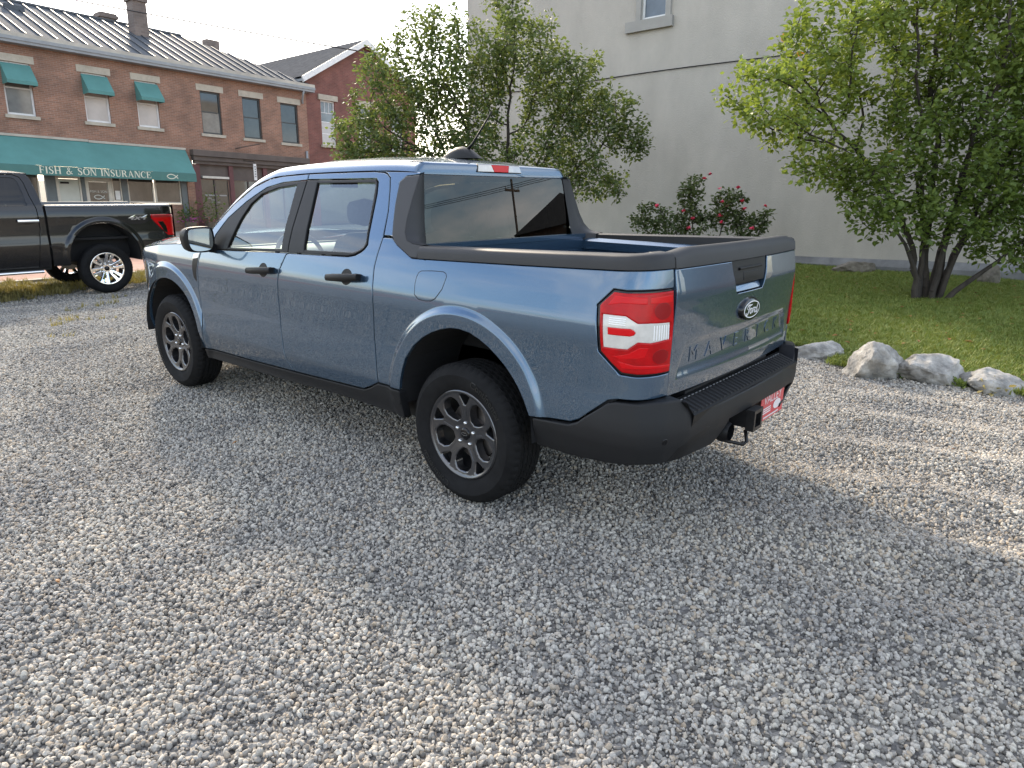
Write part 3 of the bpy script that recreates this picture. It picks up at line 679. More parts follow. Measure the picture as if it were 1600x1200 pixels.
# step pad with ribs
mb = MB(); mb.add([(-.985, -.665, .690), (-.985, .665, .690), (-1.101, .635, .652), (-1.101, -.635, .652), (-.985, -.665, .60), (-.985, .665, .60), (-1.095, .635, .60), (-1.095, -.635, .60)], [(0, 3, 2, 1), (4, 5, 6, 7), (2, 3, 7, 6), (0, 1, 5, 4)])
for sg in (1, -1): mb.add([(-.985, sg*.715, .723), (-1.085, sg*.68, .715), (-1.101, sg*.632, .652), (-.985, sg*.662, .689)], [(0, 1, 2, 3) if sg < 0 else (3, 2, 1, 0)])
mb.build('bumper_step', blackp, bp)
for i, y in enumerate(np.linspace(-.60, .60, 33)):
    z0, z1 = .690, .652; f = lambda x: z0+(z1-z0)*(x+.985)/(-.116)
    mb = MB(); mb.add([(-1.012, y-.011, f(-1.012)+.001), (-1.012, y+.011, f(-1.012)+.001), (-1.090, y+.011, f(-1.09)+.001), (-1.090, y-.011, f(-1.09)+.001), (-1.014, y-.007, f(-1.014)+.007), (-1.014, y+.007, f(-1.014)+.007), (-1.088, y+.007, f(-1.088)+.007), (-1.088, y-.007, f(-1.088)+.007)], [(4, 7, 6, 5), (0, 4, 5, 1), (1, 5, 6, 2), (2, 6, 7, 3), (3, 7, 4, 0)])
    mb.build('step_rib', plastic, bp)
wl_ = pm('worn_grey_line', (.28, .28, .28), rough=.6); mb = MB(); mb.box((-1.006, -.008, .6845), (-1.002, .008, .6875)); d0 = mb.build('step_dash', wl_, bp)
for i, y in enumerate(np.linspace(-.60, .60, 34)):
    d_ = d0 if i == 0 else d0.copy()
    if i: COL.objects.link(d_)
    d_.location.y = y
# dealer plate, hitch receiver, tow loop
pc = np.array([-1.075, -.395, .465]); 
plate_m = pm('red_dealer_plate', (.55, .03, .05), rough=.35, coat=.3, noise=(12., .9, 1.1))
pl = MB(); pl.box((pc[0]+.002, pc[1]-.165, pc[2]-.075), (pc[0]+.005, pc[1]+.165, pc[2]+.072)); plo = pl.build('dealer_plate', plate_m, bp)
VV = []; FF = []
def put(body, size, cy, cz, bold=.001, sx=1.):
    V, F = text2d(body, size, 0.); k = len(VV); VV.extend([(pc[0]+.0008, cy-x*sx, cz+y) for x, y, z in V]); FF.extend([tuple(i+k for i in f) for f in F])
put('VALLEY', .070, pc[1], pc[2]+.012, .0012, 1.08)
for i in range(3):
    V = [(pc[0]+.0008, pc[1]+.14, pc[2]-.008-i*.012), (pc[0]+.0008, pc[1]+.02, pc[2]-.008-i*.012), (pc[0]+.0008, pc[1]+.02, pc[2]-.015-i*.012), (pc[0]+.0008, pc[1]+.14, pc[2]-.015-i*.012)]
    k = len(VV); VV += V; FF.append((k+3, k+2, k+1, k))
A = E(.055, .026); k = len(VV); VV += [(pc[0]+.0008, pc[1]-.07+y, pc[2]-.018+z) for y, z in A]; FF.append(tuple(range(k, k+len(A)))[::-1])
V = [(pc[0]+.0008, pc[1]+.12, pc[2]-.058), (pc[0]+.0008, pc[1]-.10, pc[2]-.058), (pc[0]+.0008, pc[1]-.10, pc[2]-.066), (pc[0]+.0008, pc[1]+.12, pc[2]-.066)]
k = len(VV); VV += V; FF.append((k+3, k+2, k+1, k))
mk('plate_print', VV, FF, pm('plate_white_print', (.72, .66, .66), rough=.5), bp)
hm = pm('hitch_black_steel', (.014, .014, .015), rough=.4, metal=.3, noise=(20., .7, 1.4))
mb = MB(); q = .042
mb.box((-1.13, -q+.055, .505-q), (-.70, q+.055, .505+q))
for (a, b) in (((-1.165, .055-.052, .505+.034), (-1.125, .055+.052, .505+.052)), ((-1.165, .055-.052, .505-.052), (-1.125, .055+.052, .505-.034)), ((-1.165, .055+.034, .505-.0345), (-1.125, .055+.052, .505+.0345)), ((-1.165, .055-.052, .505-.0345), (-1.125, .055-.034, .505+.0345))): mb.box(a, b)
mb.build('hitch_receiver', hm, bp)
mb = MB(); mb.tube([(-1.02, .085, .45), (-1.02, .125, .405), (-1.03, .125, .385), (-1.13, .115, .385), (-1.14, .105, .40), (-1.12, .085, .45)], .009, 8); mb.build('safety_chain_loop', hm, bp, smooth=True)
mb = MB(); mb.box((-1.04, -.45, .44), (-.99, .45, .56)); mb.build('hitch_crossbar', hm, bp)
mb = MB(); mb.lathe([(.001, .0), (.05, .0), (.052, -.02), (.04, -.05)], 24, 'x', (-1.06, .24, .475)); mb.build('wiring_socket', blackp, bp, smooth=True)
mb = MB(); mb.tube([(-1.05, -.72, .505), (-1.06, -.60, .45), (-1.07, -.50, .425)], .012, 8); mb.build('plate_bracket', hm, bp)

# ---- wheel liners, floor, axle
for cx, cz, arc in ((0., .47, [(x, z) for x, z in ARCH]), (3.06, .45, FA)):
    pts = [(cx+(x-cx)*1.015, cz+(z-cz)*1.015) for x, z in arc]; pts = [(pts[0][0]+.004, .43 if cx < 1 else .40)]+pts+[(pts[-1][0]-.012, .44 if cx < 1 else .40)]
    for sg in (1, -1):
        V, F = loft([[(x, sg*y, z) for x, z in pts] for y in (.905, .80, .48)]); n = len(pts); F.append(tuple(range(2*n, 3*n)))
        mk('wheel_liner', V, F, void, TR)
mb = MB(); mb.box((.45, -.72, .30), (2.62, .72, .42)); mb.box((-.98, -.48, .42), (.46, .48, .70)); mb.box((2.60, -.5, .26), (3.72, .5, .55)); mb.build('underbody', void, TR)
for x in (0, 3.076):
    mb = MB(); mb.tube([(x, -.8, .362), (x, .8, .362)], .045, 12); mb.build('axle', void, TR)
# ---- cabin
def seat(x, y, wd):
    b = MB()
    rows = [[(x+dx, y+wd*math.cos(a)*k, z+(.07)*math.sin(a)) for a in np.linspace(0, 2*math.pi, 14, endpoint=False)] for dx, z, k in ((.27, .70, .7), (.25, .71, .95), (0, .69, 1), (-.25, .67, .95))]
    V, F = loft(rows, True); b.add(V, F)
    rows = [[(x-.22-dz*.25+.055*math.sin(a), y+wd*k*math.cos(a), .70+dz) for a in np.linspace(0, 2*math.pi, 14, endpoint=False)] for dz, k in ((-.05, .9), (.15, 1), (.40, .98), (.52, .85), (.56, .5))]
    V, F = loft(rows, True); b.add(V, F+[tuple(range(len(V)-14, len(V)))])
    return b.build('seat', seatm, TR, smooth=True)
def headrest(x, y):
    b = MB(); rows = []
    for t in np.linspace(-1, 1, 9):
        k = (1-abs(t)**3)**(1/3) if abs(t) < 1 else 0.03
        rows.append([(x-.37+.05*k*math.sin(a), y+.13*max(k, .03)*math.copysign(abs(math.cos(a))**.7, math.cos(a)), 1.385+.085*t) for a in np.linspace(0, 2*math.pi, 20, endpoint=False)])
    V, F = loft(rows, True); b.add(V, F+[tuple(range(20)), tuple(range(len(V)-20, len(V)))]); b.build('headrest', seatm, TR, smooth=True)
for y in (.38, -.38): seat(1.70, y, .25); headrest(1.70, y)
for y in (.38, -.38): seat(.95, y, .30); headrest(.95, y)
mb = MB(); V, F = loft([[(x, y, z) for x, z in ((2.18, .78), (2.16, .98), (2.22, 1.07), (2.36, 1.10), (2.75, 1.09))] for y in (-.74, -.3, .2, .35, .55, .74)]); mb.add(V, F); mb.build('dashboard', dashm, TR, smooth=True)
mb = MB(); c0 = np.array([2.06, .38, 1.045]); ax = np.array([-.92, 0, .38]); ay = np.array([0, 1., 0]); az = np.cross(ax, ay)
mb.tube([c0+.185*(math.cos(t)*ay+math.sin(t)*az) for t in np.linspace(0, 2*math.pi, 33)], .016, 8, False)
for t in (0.2, 2.94, 4.71): mb.tube([c0-ax*.02, c0+.18*(math.cos(t)*ay+math.sin(t)*az)], .016, 6)
mb.tube([c0, c0-ax*.25], .035, 8); mb.build('steering_wheel', interior, TR, smooth=True)
mb = MB(); mb.box((2.02, -.11, 1.53), (2.05, .11, 1.59)); mb.build('rear_view_mirror', blackp, TR)
# ---- door mirrors
rows = []
for dx, k in ((-.005, .90), (.0, .99), (.03, 1.0), (.08, .93), (.12, .72), (.135, .35)):
    pts = [(1.085, 1.235), (1.088, 1.19), (1.078, 1.142), (1.055, 1.112), (.985, 1.102), (.915, 1.108), (.892, 1.135), (.885, 1.19), (.893, 1.252), (.915, 1.268), (.98, 1.270), (1.05, 1.264)]
    rows.append([np.array([2.295+dx+.06*(p[1]-.98)*0, .985+(p[0]-.985)*k, 1.187+(p[1]-1.187)*k]) for p in [tuple(q) for q in spline(pts, 3, True)]])
V, F = loft(rows, True); n = len(rows[0]); F = [f[::-1] for f in F]+[tuple(range(len(V)-n, len(V)))[::-1]]
mir = mk('door_mirror', V, [f[::-1] for f in F], blackp, TR, smooth=True); autosmooth(mir, 60)
gp = [tuple(q) for q in spline([(1.062, 1.24), (1.066, 1.19), (1.055, 1.140), (1.03, 1.118), (.98, 1.113), (.925, 1.122), (.905, 1.150), (.902, 1.19), (.908, 1.242), (.93, 1.256), (.98, 1.258), (1.04, 1.254)], 3, True)]
mk('mirror_glass', [(2.287, y, z) for y, z in gp], [tuple(range(len(gp)))], pm('mirror_silver', (.75, .78, .76), rough=.02, metal=1.), mir)
n = len(gp); inner = [(2.2865, y, z) for y, z in gp]; ou = rows[0]
mk('mirror_bezel', list(ou)+[np.array(p) for p in inner], [(i, n+i, n+(i+1) % n, (i+1) % n) for i in range(n)], blackp, mir)
mb = MB(); mb.tube([(2.33, .84, 1.12), (2.34, .90, 1.125), (2.345, .95, 1.15)], [.035, .03, .03], 10); mb.build('mirror_arm', blackp, mir, smooth=True)
both(mir)

# ---- wheels
def make_wheel(R=.362, RR=.2315, yf=.885, big=True):
    br = MB(); br.lathe([(RR-.004, .0), (RR-.010, -.02), (RR-.022, -.05), (RR-.03, -.19)], 48, 'y', (0, yf, 0)); w_ = br.build('wheel', pm('dark_rim_barrel', (.05, .05, .052), rough=.5, metal=.6), None, smooth=True)
    # tyre with tread blocks
    prof = [(RR-.006, yf-.012), (RR+.006, yf-.003), (RR+.018, yf+.003), (RR+.045, yf+.013), (RR+.078, yf+.016), (R-.045, yf+.010), (R-.028, yf+.001), (R-.016, yf-.009), (R-.008, yf-.019), (R-.0035, yf-.030)]
    c = yf-.1; ws = .0
    tread = []
    for y0, y1 in ((-.030, -.052), (-.060, -.083), (-.091, -.117), (-.125, -.148), (-.156, -.178)):
        tread += [(R-.001, yf+y0), (R, yf+(y0+y1)/2), (R-.001, yf+y1), (R-.010, yf+y1-.0015), (R-.010, yf+y1-.0065)]
    prof += tread[:-2]+[(R-.008, yf-.190), (R-.020, yf-.203), (R-.05, yf-.212), (RR+.03, yf-.215), (RR-.006, yf-.20)]
    nseg = 216
    def rmod(k, j):
        r, y = prof[j]; 
        if r > R-.005: 
            row = int((yf-y)/.033); return -.006 if (k+row*2) % 4 == 0 else 0.
        if R-.017 <= r <= R-.005 and y > yf-.1: return -.006 if k % 4 in (0,) else 0.
        return 0.
    ty = MB(); ty.lathe(prof, nseg, 'y', (0, 0, 0), rmod=rmod); tyo = ty.build('tyre', rubber, w_); autosmooth(tyo, 38)
    return w_
def wheel_face(w_, yf):
    def WP(u, v, off=0.):
        u = np.asarray(u, float); v = np.asarray(v, float); r = np.hypot(u, v)
        y = yf+np.interp(r, [0, .05, .075, .12, .18, .213, .223, .233], [-.030, -.030, -.026, -.020, -.012, -.007, -.001, -.003])
        return np.stack([u, y+off, v], -1)
    def loc(pts, a):
        ca, sa = math.cos(a), math.sin(a); return [(p*ca-t*sa, p*sa+t*ca) for p, t in pts]
    BIG = [(.076, -.014), (.076, .014), (.098, .036), (.128, .053), (.158, .053), (.186, .036), (.193, .018), (.193, -.018), (.186, -.036), (.158, -.053), (.128, -.053), (.098, -.036)]
    SML = [(.150, -.006), (.150, .006), (.176, .022), (.196, .034), (.203, .024), (.205, 0), (.203, -.024), (.196, -.034), (.176, -.022)]
    BIG = [(p*1.025, t*1.03) for p, t in BIG]; SML = [(p*1.03, t*1.03) for p, t in SML]
    a0 = math.radians(92)
    holes = [loc(BIG, a0+math.radians(36+72*k)) for k in range(5)]+[loc(SML, a0+math.radians(72*k)) for k in range(5)]
    out_ = [(.2315*math.cos(t), .2315*math.sin(t)) for t in np.linspace(0, 2*math.pi, 96, endpoint=False)]
    panel('rim', out_, WP, alloy, w_, holes=holes, thick=.055, grid=.011, edge=.0060, step=.008, drop=1.3, lines=[circ(0, 0, r, 0, 360, 150) for r in (.2225, .2165)])
    # pressed pocket walls that catch the sky
    for k in range(5):
        a = a0+math.radians(72*k+36)
        for i in range(len(BIG)): pass
    for k in range(5):
        a = a0+math.radians(72*k)+.0
        mb = MB(); mb.lathe([(.0005, .013), (.006, .0125), (.0095, .009), (.0115, .0), (.0115, -.02)], 12, 'y', (.057*math.cos(a), yf-.032, .057*math.sin(a))); mb.build('wheel_nut', steel, w_, smooth=True)
        rows = [[(t*math.cos(a)-s*math.sin(a), float(WP(np.array([t]), np.array([0.]))[0, 1])+o, t*math.sin(a)+s*math.cos(a)) for t in np.linspace(.078, .142, 5)] for s, o in ((-.013, .0015), (-.006, -.007), (.006, -.007), (.013, .0015))]
        V, F = loft(rows); mk('spoke_groove', V, F, alloy, w_, smooth=True)
    mb = MB(); mb.lathe([(.0005, .004), (.024, .004), (.030, .001), (.033, -.006), (.033, -.02)], 28, 'y', (0, yf-.025, 0)); mb.build('centre_cap', gloss, w_, smooth=True)
    A = E(.020, .008, 24); B_ = E(.0175, .0058, 24)
    mk('cap_badge', [(x, yf-.0205, z) for x, z in A]+[(x, yf-.0205, z) for x, z in B_], [(i, 24+i, 24+(i+1) % 24, (i+1) % 24) for i in range(24)], chrome, w_)
    mb = MB(); mb.lathe([(.06, -.095), (.15, -.095), (.15, -.12), (.06, -.12)], 40, 'y', (0, yf, 0)); mb.build('brake_disc', discm, w_, auto=40)
    mb = MB(); mb.lathe([(.0005, -.05), (.07, -.05), (.075, -.11)], 28, 'y', (0, yf, 0)); mb.build('wheel_hub', discm, w_, auto=40)
    mb = MB(); mb.box((-.16, yf-.14, -.02), (-.09, yf-.075, .12)); mb.build('brake_caliper', pm('caliper_grey', (.14, .13, .12), rough=.6, metal=.5), w_)
def sidewall_text(w_, body, R0, size, a_mid, yf, flip=False):
    V, F = text2d(body, size, .0012, bold=.0006); VV = []
    for x, y, z in V:
        a = a_mid-x/(R0+.02); r = R0+y; yy = yf+np.interp(r, [.232, .244, .271, .304, .317, .334], [-.003, .003, .013, .016, .010, .001])
        VV.append((r*math.cos(a), yy+.0006+z, r*math.sin(a)))
    # seen from outside (+y) with x to the left, so letters run the other way
    VV = [(-x, y, z) for x, y, z in VV]
    return mk('sidewall_lettering', VV, F, letterm, w_)
W0 = make_wheel(); wheel_face(W0, .885)
sidewall_text(W0, 'Continental', .276, .050, math.radians(52), .885)
sidewall_text(W0, 'Continental', .276, .050, math.radians(232), .885)
def place_wheel(w_, x, z, rot, mirror=False):
    w_.parent = TR; w_.location = (x, 0, z); w_.rotation_euler = (0, rot, 0)
    if mirror: w_.scale = (1, -1, 1)
wf = copy_tree(W0); wr2 = copy_tree(W0); wf2 = copy_tree(W0)
place_wheel(W0, 0, .360, 0); place_wheel(wf, 3.076, .360, math.radians(-31)); place_wheel(wr2, 0, .360, .4, True); place_wheel(wf2, 3.076, .360, 1.1, True)
for a in (W0, wf, wr2, wf2): pass
# ------------------------------------------------------------------ ground
def gz(x, y):
    x = np.asarray(x, float); y = np.asarray(y, float)
    b = np.interp(x, [-60, 4.5, 10.2, 30, 60], [0, 0, -.285, -.64, -.8])
    n = .010*np.sin(1.7*x+.6*y)*np.sin(1.3*y-.5*x+1.)+.006*np.sin(4.1*x-2.2*y)+.005*np.sin(3.3*y+5.2*x+2)
    # shallow ruts on the near right, running the way the truck drove in
    t = x*.975+y*.22; c_ = -x*.22+y*.975+.05*np.sin(x*2.1)
    rut = .034*np.exp(-((c_-1.02)/.16)**2)-.022*np.exp(-((c_-.66)/.15)**2)+.026*np.exp(-((c_-.30)/.13)**2)-.022*np.exp(-((c_+.02)/.13)**2)+.026*np.exp(-((c_+.36)/.13)**2)-.018*np.exp(-((c_+.70)/.13)**2)+.026*np.exp(-((c_+1.05)/.13)**2)-.018*np.exp(-((c_+1.4)/.15)**2)+.026*np.exp(-((c_+1.75)/.14)**2)-.016*np.exp(-((c_+2.1)/.14)**2)+.02*np.exp(-((c_+2.4)/.13)**2)
    near = np.clip((-.75-x)/.5, 0, 1)*np.clip((1.9-y)/.5, 0, 1)*(.7+.3*np.sin(x*1.9+y))*np.clip((x+6)/2, 0, 1)
    lawn = np.clip((-4.3-y)/2.5, 0, 1)*.05
    under = np.clip(np.minimum(np.abs(np.hypot(x-0, np.abs(y)-.8)), np.hypot(x-3.08, np.abs(y)-.8))/.6, 0, 1)
    return b+(n+1.5*rut*near)*under+lawn-.014
LAWN_EDGE = [(-14, -4.2), (-6, -3.9), (-3.2, -3.62), (-1.9, -3.56), (-1.4, -3.46), (-.98, -3.38), (-.42, -3.72), (-.05, -4.15), (.8, -4.5), (2.5, -4.8), (5, -5.0), (8.4, -5.2), (11, -5.4), (12.2, -5.6)]
def lawn_y(x): return np.interp(x, [p[0] for p in LAWN_EDGE], [p[1] for p in LAWN_EDGE])
def sheet(name, xs, ys, mat, zf, keep=None, kind='structure'):
    X, Y = np.meshgrid(xs, ys, indexing='ij'); Zv = zf(X, Y); n, m = X.shape
    V = np.stack([X, Y, Zv], -1).reshape(-1, 3); F = []
    for i in range(n-1):
        for j in range(m-1):
            if keep is None or keep(.5*(xs[i]+xs[i+1]), .5*(ys[j]+ys[j+1])): F.append((i*m+j, (i+1)*m+j, (i+1)*m+j+1, i*m+j+1))
    o = mk(name, V, F, mat, smooth=True); tag(o, kind=kind); return o
def gravel_mat():
    m = bpy.data.materials.new('fine_gravel'); m.use_nodes = True; t = m.node_tree; N = t.nodes; L = t.links; b = N['Principled BSDF']; b.inputs['Roughness'].default_value = .92
    co = N.new('ShaderNodeTexCoord'); vo = N.new('ShaderNodeTexVoronoi'); vo.inputs['Scale'].default_value = 42; L.new(co.outputs['Object'], vo.inputs['Vector'])
    rp = N.new('ShaderNodeValToRGB'); e = rp.color_ramp.elements; e[0].color = (.10, .095, .09, 1); e[1].color = (.40, .38, .35, 1)  # bed toned darker than the stones, shade of their gaps in the colour
    for p, c in ((.35, (.22, .21, .195)), (.65, (.30, .285, .26))):
        k = e.new(p); k.color = (*c, 1)
    sp = N.new('ShaderNodeSeparateColor'); L.new(vo.outputs['Color'], sp.inputs[0]); L.new(sp.outputs[0], rp.inputs['Fac'])
    big = N.new('ShaderNodeTexNoise'); big.inputs['Scale'].default_value = .9; big.inputs['Detail'].default_value = 5; L.new(co.outputs['Object'], big.inputs['Vector'])
    mx = N.new('ShaderNodeMix'); mx.data_type = 'RGBA'; mx.blend_type = 'MULTIPLY'; mx.inputs['Factor'].default_value = .35
    L.new(rp.outputs[0], mx.inputs['A']); L.new(big.outputs['Fac'], mx.inputs['B']); L.new(mx.outputs['Result'], b.inputs['Base Color'])
    dk = N.new('ShaderNodeMath'); dk.operation = 'SUBTRACT'; dk.inputs[0].default_value = 1.; L.new(vo.outputs['Distance'], dk.inputs[1])
    bp = N.new('ShaderNodeBump'); bp.inputs['Strength'].default_value = 1.; bp.inputs['Distance'].default_value = .02; L.new(dk.outputs[0], bp.inputs['Height']); L.new(bp.outputs[0], b.inputs['Normal'])
    return m
GM = gravel_mat()
soil = pm('lawn_soil', (.10, .085, .05), rough=.95, noise=(6., .6, 1.4), ramp=((.05, .055, .022), (.14, .11, .06)))
far = np.array([-900, -300, -120, -60, -35, -22])
gx = np.r_[far, np.arange(-15, -4, 1.), np.arange(-4, 5, .12), np.arange(5, 13.3, .5), 13.4]
gy = np.r_[np.arange(-13, -5.2, .6), np.arange(-5.2, 5.2, .12), np.arange(5.2, 16, 1.), 25, 40, 80, 300, 900]
sheet('gravel_lot', gx, gy, GM, gz)
rows = []
for x in np.r_[-40, -22, np.arange(-15, 13.3, .15), 13.3]:
    ye = float(lawn_y(x)); ts = np.r_[0, .01, .03, np.linspace(.08, 1, 22)]
    wob = .05*math.sin(x*5.1)+.03*math.sin(x*13.7+1)
    rows.append([(x, ye+wob+(-13.2-ye)*t, float(gz(x, ye+(-13.2-ye)*t))+np.interp(t, [0, .01, .03, 1], [-.004, .012, .024, .024])) for t in ts])
V, F = loft(rows); tag(mk('lawn', V, F, soil, smooth=True), kind='structure')
earth = pm('far_ground', (.16, .14, .10), rough=.95, noise=(.3, .7, 1.3))
mb = MB(); mb.add([(-2500, -2500, -1.6), (2500, -2500, -1.6), (2500, 2500, -1.6), (-2500, 2500, -1.6)], [(0, 1, 2, 3)]); tag(mb.build('surrounding_ground', earth), kind='structure')
# kerb, brick street, far pavement
def strip(name, x0, x1, dz, mat, y0=-70, y1=70, th=0., n=24):
    xs = [x0, x1]; V = []; ys = np.linspace(y0, y1, n)
    b = MB(); rows = []
    for y in ys:
        za, zb = float(gz(x0, 0)), float(gz(x1, 0)); rows.append([(x0, y, za+dz-th), (x0, y, za+dz), (x1, y, zb+dz), (x1, y, zb+dz-th)])
    Vv, F = loft(rows); b.add(Vv, F); return tag(b.build(name, mat), kind='structure')
conc = pm('pale_concrete', (.40, .36, .30), rough=.9, noise=(2.5, .8, 1.12), bump=(60., .3, .004))
def bricky(name, c1, c2, mortar, sc, rough=.85, bump=.4, msize=.012, bw=.5, rh=.25, offset=.5, axes='XZ'):
    m = bpy.data.materials.new(name); m.use_nodes = True; t = m.node_tree; N = t.nodes; L = t.links; b = N['Principled BSDF']; b.inputs['Roughness'].default_value = rough
    co = N.new('ShaderNodeTexCoord'); se = N.new('ShaderNodeSeparateXYZ'); L.new(co.outputs['Object'], se.inputs[0]); cb = N.new('ShaderNodeCombineXYZ')
    L.new(se.outputs[axes[0]], cb.inputs[0]); L.new(se.outputs[axes[1]], cb.inputs[1])
    br = N.new('ShaderNodeTexBrick'); br.inputs['Scale'].default_value = sc; br.inputs['Mortar Size'].default_value = msize; br.inputs['Brick Width'].default_value = bw; br.inputs['Row Height'].default_value = rh
    br.inputs['Color1'].default_value = (*c1, 1); br.inputs['Color2'].default_value = (*c2, 1); br.inputs['Mortar'].default_value = (*mortar, 1); br.inputs['Bias'].default_value = -.1; br.offset = offset
    L.new(cb.outputs[0], br.inputs['Vector'])
    nz = N.new('ShaderNodeTexNoise'); nz.inputs['Scale'].default_value = 1.3; nz.inputs['Detail'].default_value = 9; L.new(cb.outputs[0], nz.inputs['Vector'])
    rp = N.new('ShaderNodeValToRGB'); rp.color_ramp.elements[0].position = .3; rp.color_ramp.elements[0].color = (.62, .60, .58, 1); rp.color_ramp.elements[1].position = .72; rp.color_ramp.elements[1].color = (1.18, 1.12, 1.08, 1); L.new(nz.outputs['Fac'], rp.inputs['Fac'])
    mx = N.new('ShaderNodeMix'); mx.data_type = 'RGBA'; mx.blend_type = 'MULTIPLY'; mx.inputs['Factor'].default_value = .8; L.new(br.outputs['Color'], mx.inputs['A']); L.new(rp.outputs[0], mx.inputs['B']); L.new(mx.outputs['Result'], b.inputs['Base Color'])
    bp = N.new('ShaderNodeBump'); bp.inputs['Strength'].default_value = bump; bp.inputs['Distance'].default_value = .01; bp.invert = True; L.new(br.outputs['Fac'], bp.inputs['Height']); L.new(bp.outputs[0], b.inputs['Normal'])
    MATS[name] = m; return m
street_m = bricky('brick_street', (.30, .13, .09), (.22, .10, .075), (.20, .15, .12), 2.2, axes='YX')
strip('kerb', 13.4, 13.62, .05, conc, th=.25)
strip('street', 13.6, 26.0, -.075, street_m)
strip('far_kerb', 26.0, 26.2, .04, conc, th=.25)
strip('pavement', 26.2, 31.0, .035, pm('worn_pavement', (.33, .30, .25), rough=.9, noise=(1.4, .75, 1.15), bump=(30., .3, .005)))

# ------------------------------------------------------------------ brick shop row
D1 = np.array([0.01921927, -0.99947783, -0.02597484]); D2 = np.array([0.99926993, 0.02006027, -0.03251439]); UPV = np.array([0.03301847, -0.02533097, 0.99913369])
def frame(o, a, b, c):
    M = Matrix.Identity(4)
    for i in range(3): M[i][0] = a[i]; M[i][1] = b[i]; M[i][2] = c[i]; M[i][3] = o[i]
    return M
BO = np.array([29.9137, -11.21319, -.62077])
brick_m = bricky('red_brick_wall', (.31, .168, .112), (.22, .125, .088), (.34, .285, .235), 2.24, rh=.152, msize=.012, bump=.35)
brick2_m = bricky('dark_red_brick_wall', (.22, .088, .070), (.17, .070, .058), (.22, .165, .14), 2.24, rh=.152, msize=.010, bump=.35)
stone = pm('buff_stone', (.44, .40, .32), rough=.85, noise=(3., .8, 1.15), bump=(25., .3, .01))
teal = pm('teal_awning_canvas', (.085, .225, .205), rough=.8, noise=(1.2, .88, 1.12), bump=(200., .1, .002))
teal2 = pm('teal_valance_canvas', (.07, .18, .16), rough=.8, noise=(2., .9, 1.1))
cream = pm('cream_paint', (.62, .58, .50), rough=.6, noise=(4., .85, 1.08))
whitew = pm('white_window_paint', (.72, .72, .70), rough=.5, noise=(5., .88, 1.06))
darkw = pm('dark_window_paint', (.045, .05, .05), rough=.5)
slate = pm('slate_grey_paint', (.13, .15, .155), rough=.6, noise=(3., .85, 1.15))
maroon = pm('maroon_shopfront_paint', (.12, .045, .045), rough=.6, noise=(3., .8, 1.2))
brownf = pm('brown_shopfront_board', (.10, .080, .068), rough=.7, noise=(2., .8, 1.2))
roofm = pm('standing_seam_zinc', (.10, .108, .118), rough=.9, spec=.1, noise=(.8, .78, 1.12))
seamm = pm('roof_seam_zinc', (.07, .076, .084), rough=.5, metal=.3)
gutterm = pm('white_gutter_paint', (.27, .285, .29), rough=.5, noise=(2., .85, 1.1))
rustm = pm('stained_gutter', (.46, .43, .36), rough=.7, noise=(1.5, .75, 1.1))
pane_m = pm('old_window_pane', (.16, .17, .165), rough=.06, spec=.8, noise=(.9, .6, 1.5))
pane_d = pm('dark_window_pane', (.035, .037, .036), rough=.05, spec=.8, noise=(1.2, .6, 1.6))
pane_w = pm('blind_window_pane', (.50, .47, .44), rough=.12, spec=.6, noise=(.7, .75, 1.1))
pane_s = pm('shop_window_pane', (.055, .05, .045), rough=.04, spec=.8, noise=(1.1, .5, 2.2), stretch=(1, 1, .35))
UL, UR, EAVE = -15.0, 7.55, 6.86
BB_ = empty('brick_shop_row', mat4=frame(BO, D1, D2, UPV)); tag(BB_, 'long two-storey red brick shop row with grey metal roof across the street', 'building')
def wallx(openings, u0, u1, z0, z1, y=0., dep=.22):
    """front wall with real openings: returns mesh builder"""
    b = MB(); us = sorted({u0, u1, *[o[0] for o in openings], *[o[1] for o in openings]}); zs = sorted({z0, z1, *[o[2] for o in openings], *[o[3] for o in openings]})
    for i in range(len(us)-1):
        for j in range(len(zs)-1):
            cu, cz = .5*(us[i]+us[i+1]), .5*(zs[j]+zs[j+1])
            if any(o[0] < cu < o[1] and o[2] < cz < o[3] for o in openings): continue
            b.add([(us[i], y, zs[j]), (us[i+1], y, zs[j]), (us[i+1], y, zs[j+1]), (us[i], y, zs[j+1])], [(0, 1, 2, 3)])
    for o in openings:
        a, c, d, e = o
        b.add([(a, y, d), (c, y, d), (c, y, e), (a, y, e), (a, y+dep, d), (c, y+dep, d), (c, y+dep, e), (a, y+dep, e)], [(0, 4, 5, 1), (1, 5, 6, 2), (2, 6, 7, 3), (3, 7, 4, 0)])
    return b
SHOP = (UL, .86, 0, 2.95); DARK = (1.22, 7.2, 0, 3.35)
# upper windows: (left, right, sill, head, style)
WIN = [(-10.7, -9.9, 4.40, 6.25, 'aw'), (-8.2, -7.4, 4.40, 6.25, 'aw'), (-5.68, -4.74, 4.38, 6.25, 'aw'), (-2.97, -2.03, 4.40, 6.25, 'aw'), (-.93, -.02, 4.40, 6.25, 'aw'), (1.88, 2.85, 4.38, 6.22, 'dk'), (3.94, 4.90, 4.36, 6.22, 'dk'), (6.00, 7.0, 4.32, 6.20, 'dk')]
wb = wallx([w_[:4] for w_ in WIN]+[SHOP, DARK], UL, UR, -.4, EAVE)
wb.add([(UR, 0, -.4), (UR, 9, -.4), (UR, 9, EAVE), (UR, 0, EAVE)], [(0, 1, 2, 3)]); wb.add([(UL, 0, -.4), (UL, 9, -.4), (UL, 9, EAVE), (UL, 0, EAVE)], [(3, 2, 1, 0)])
fw = wb.build('front_wall', brick_m, BB_)
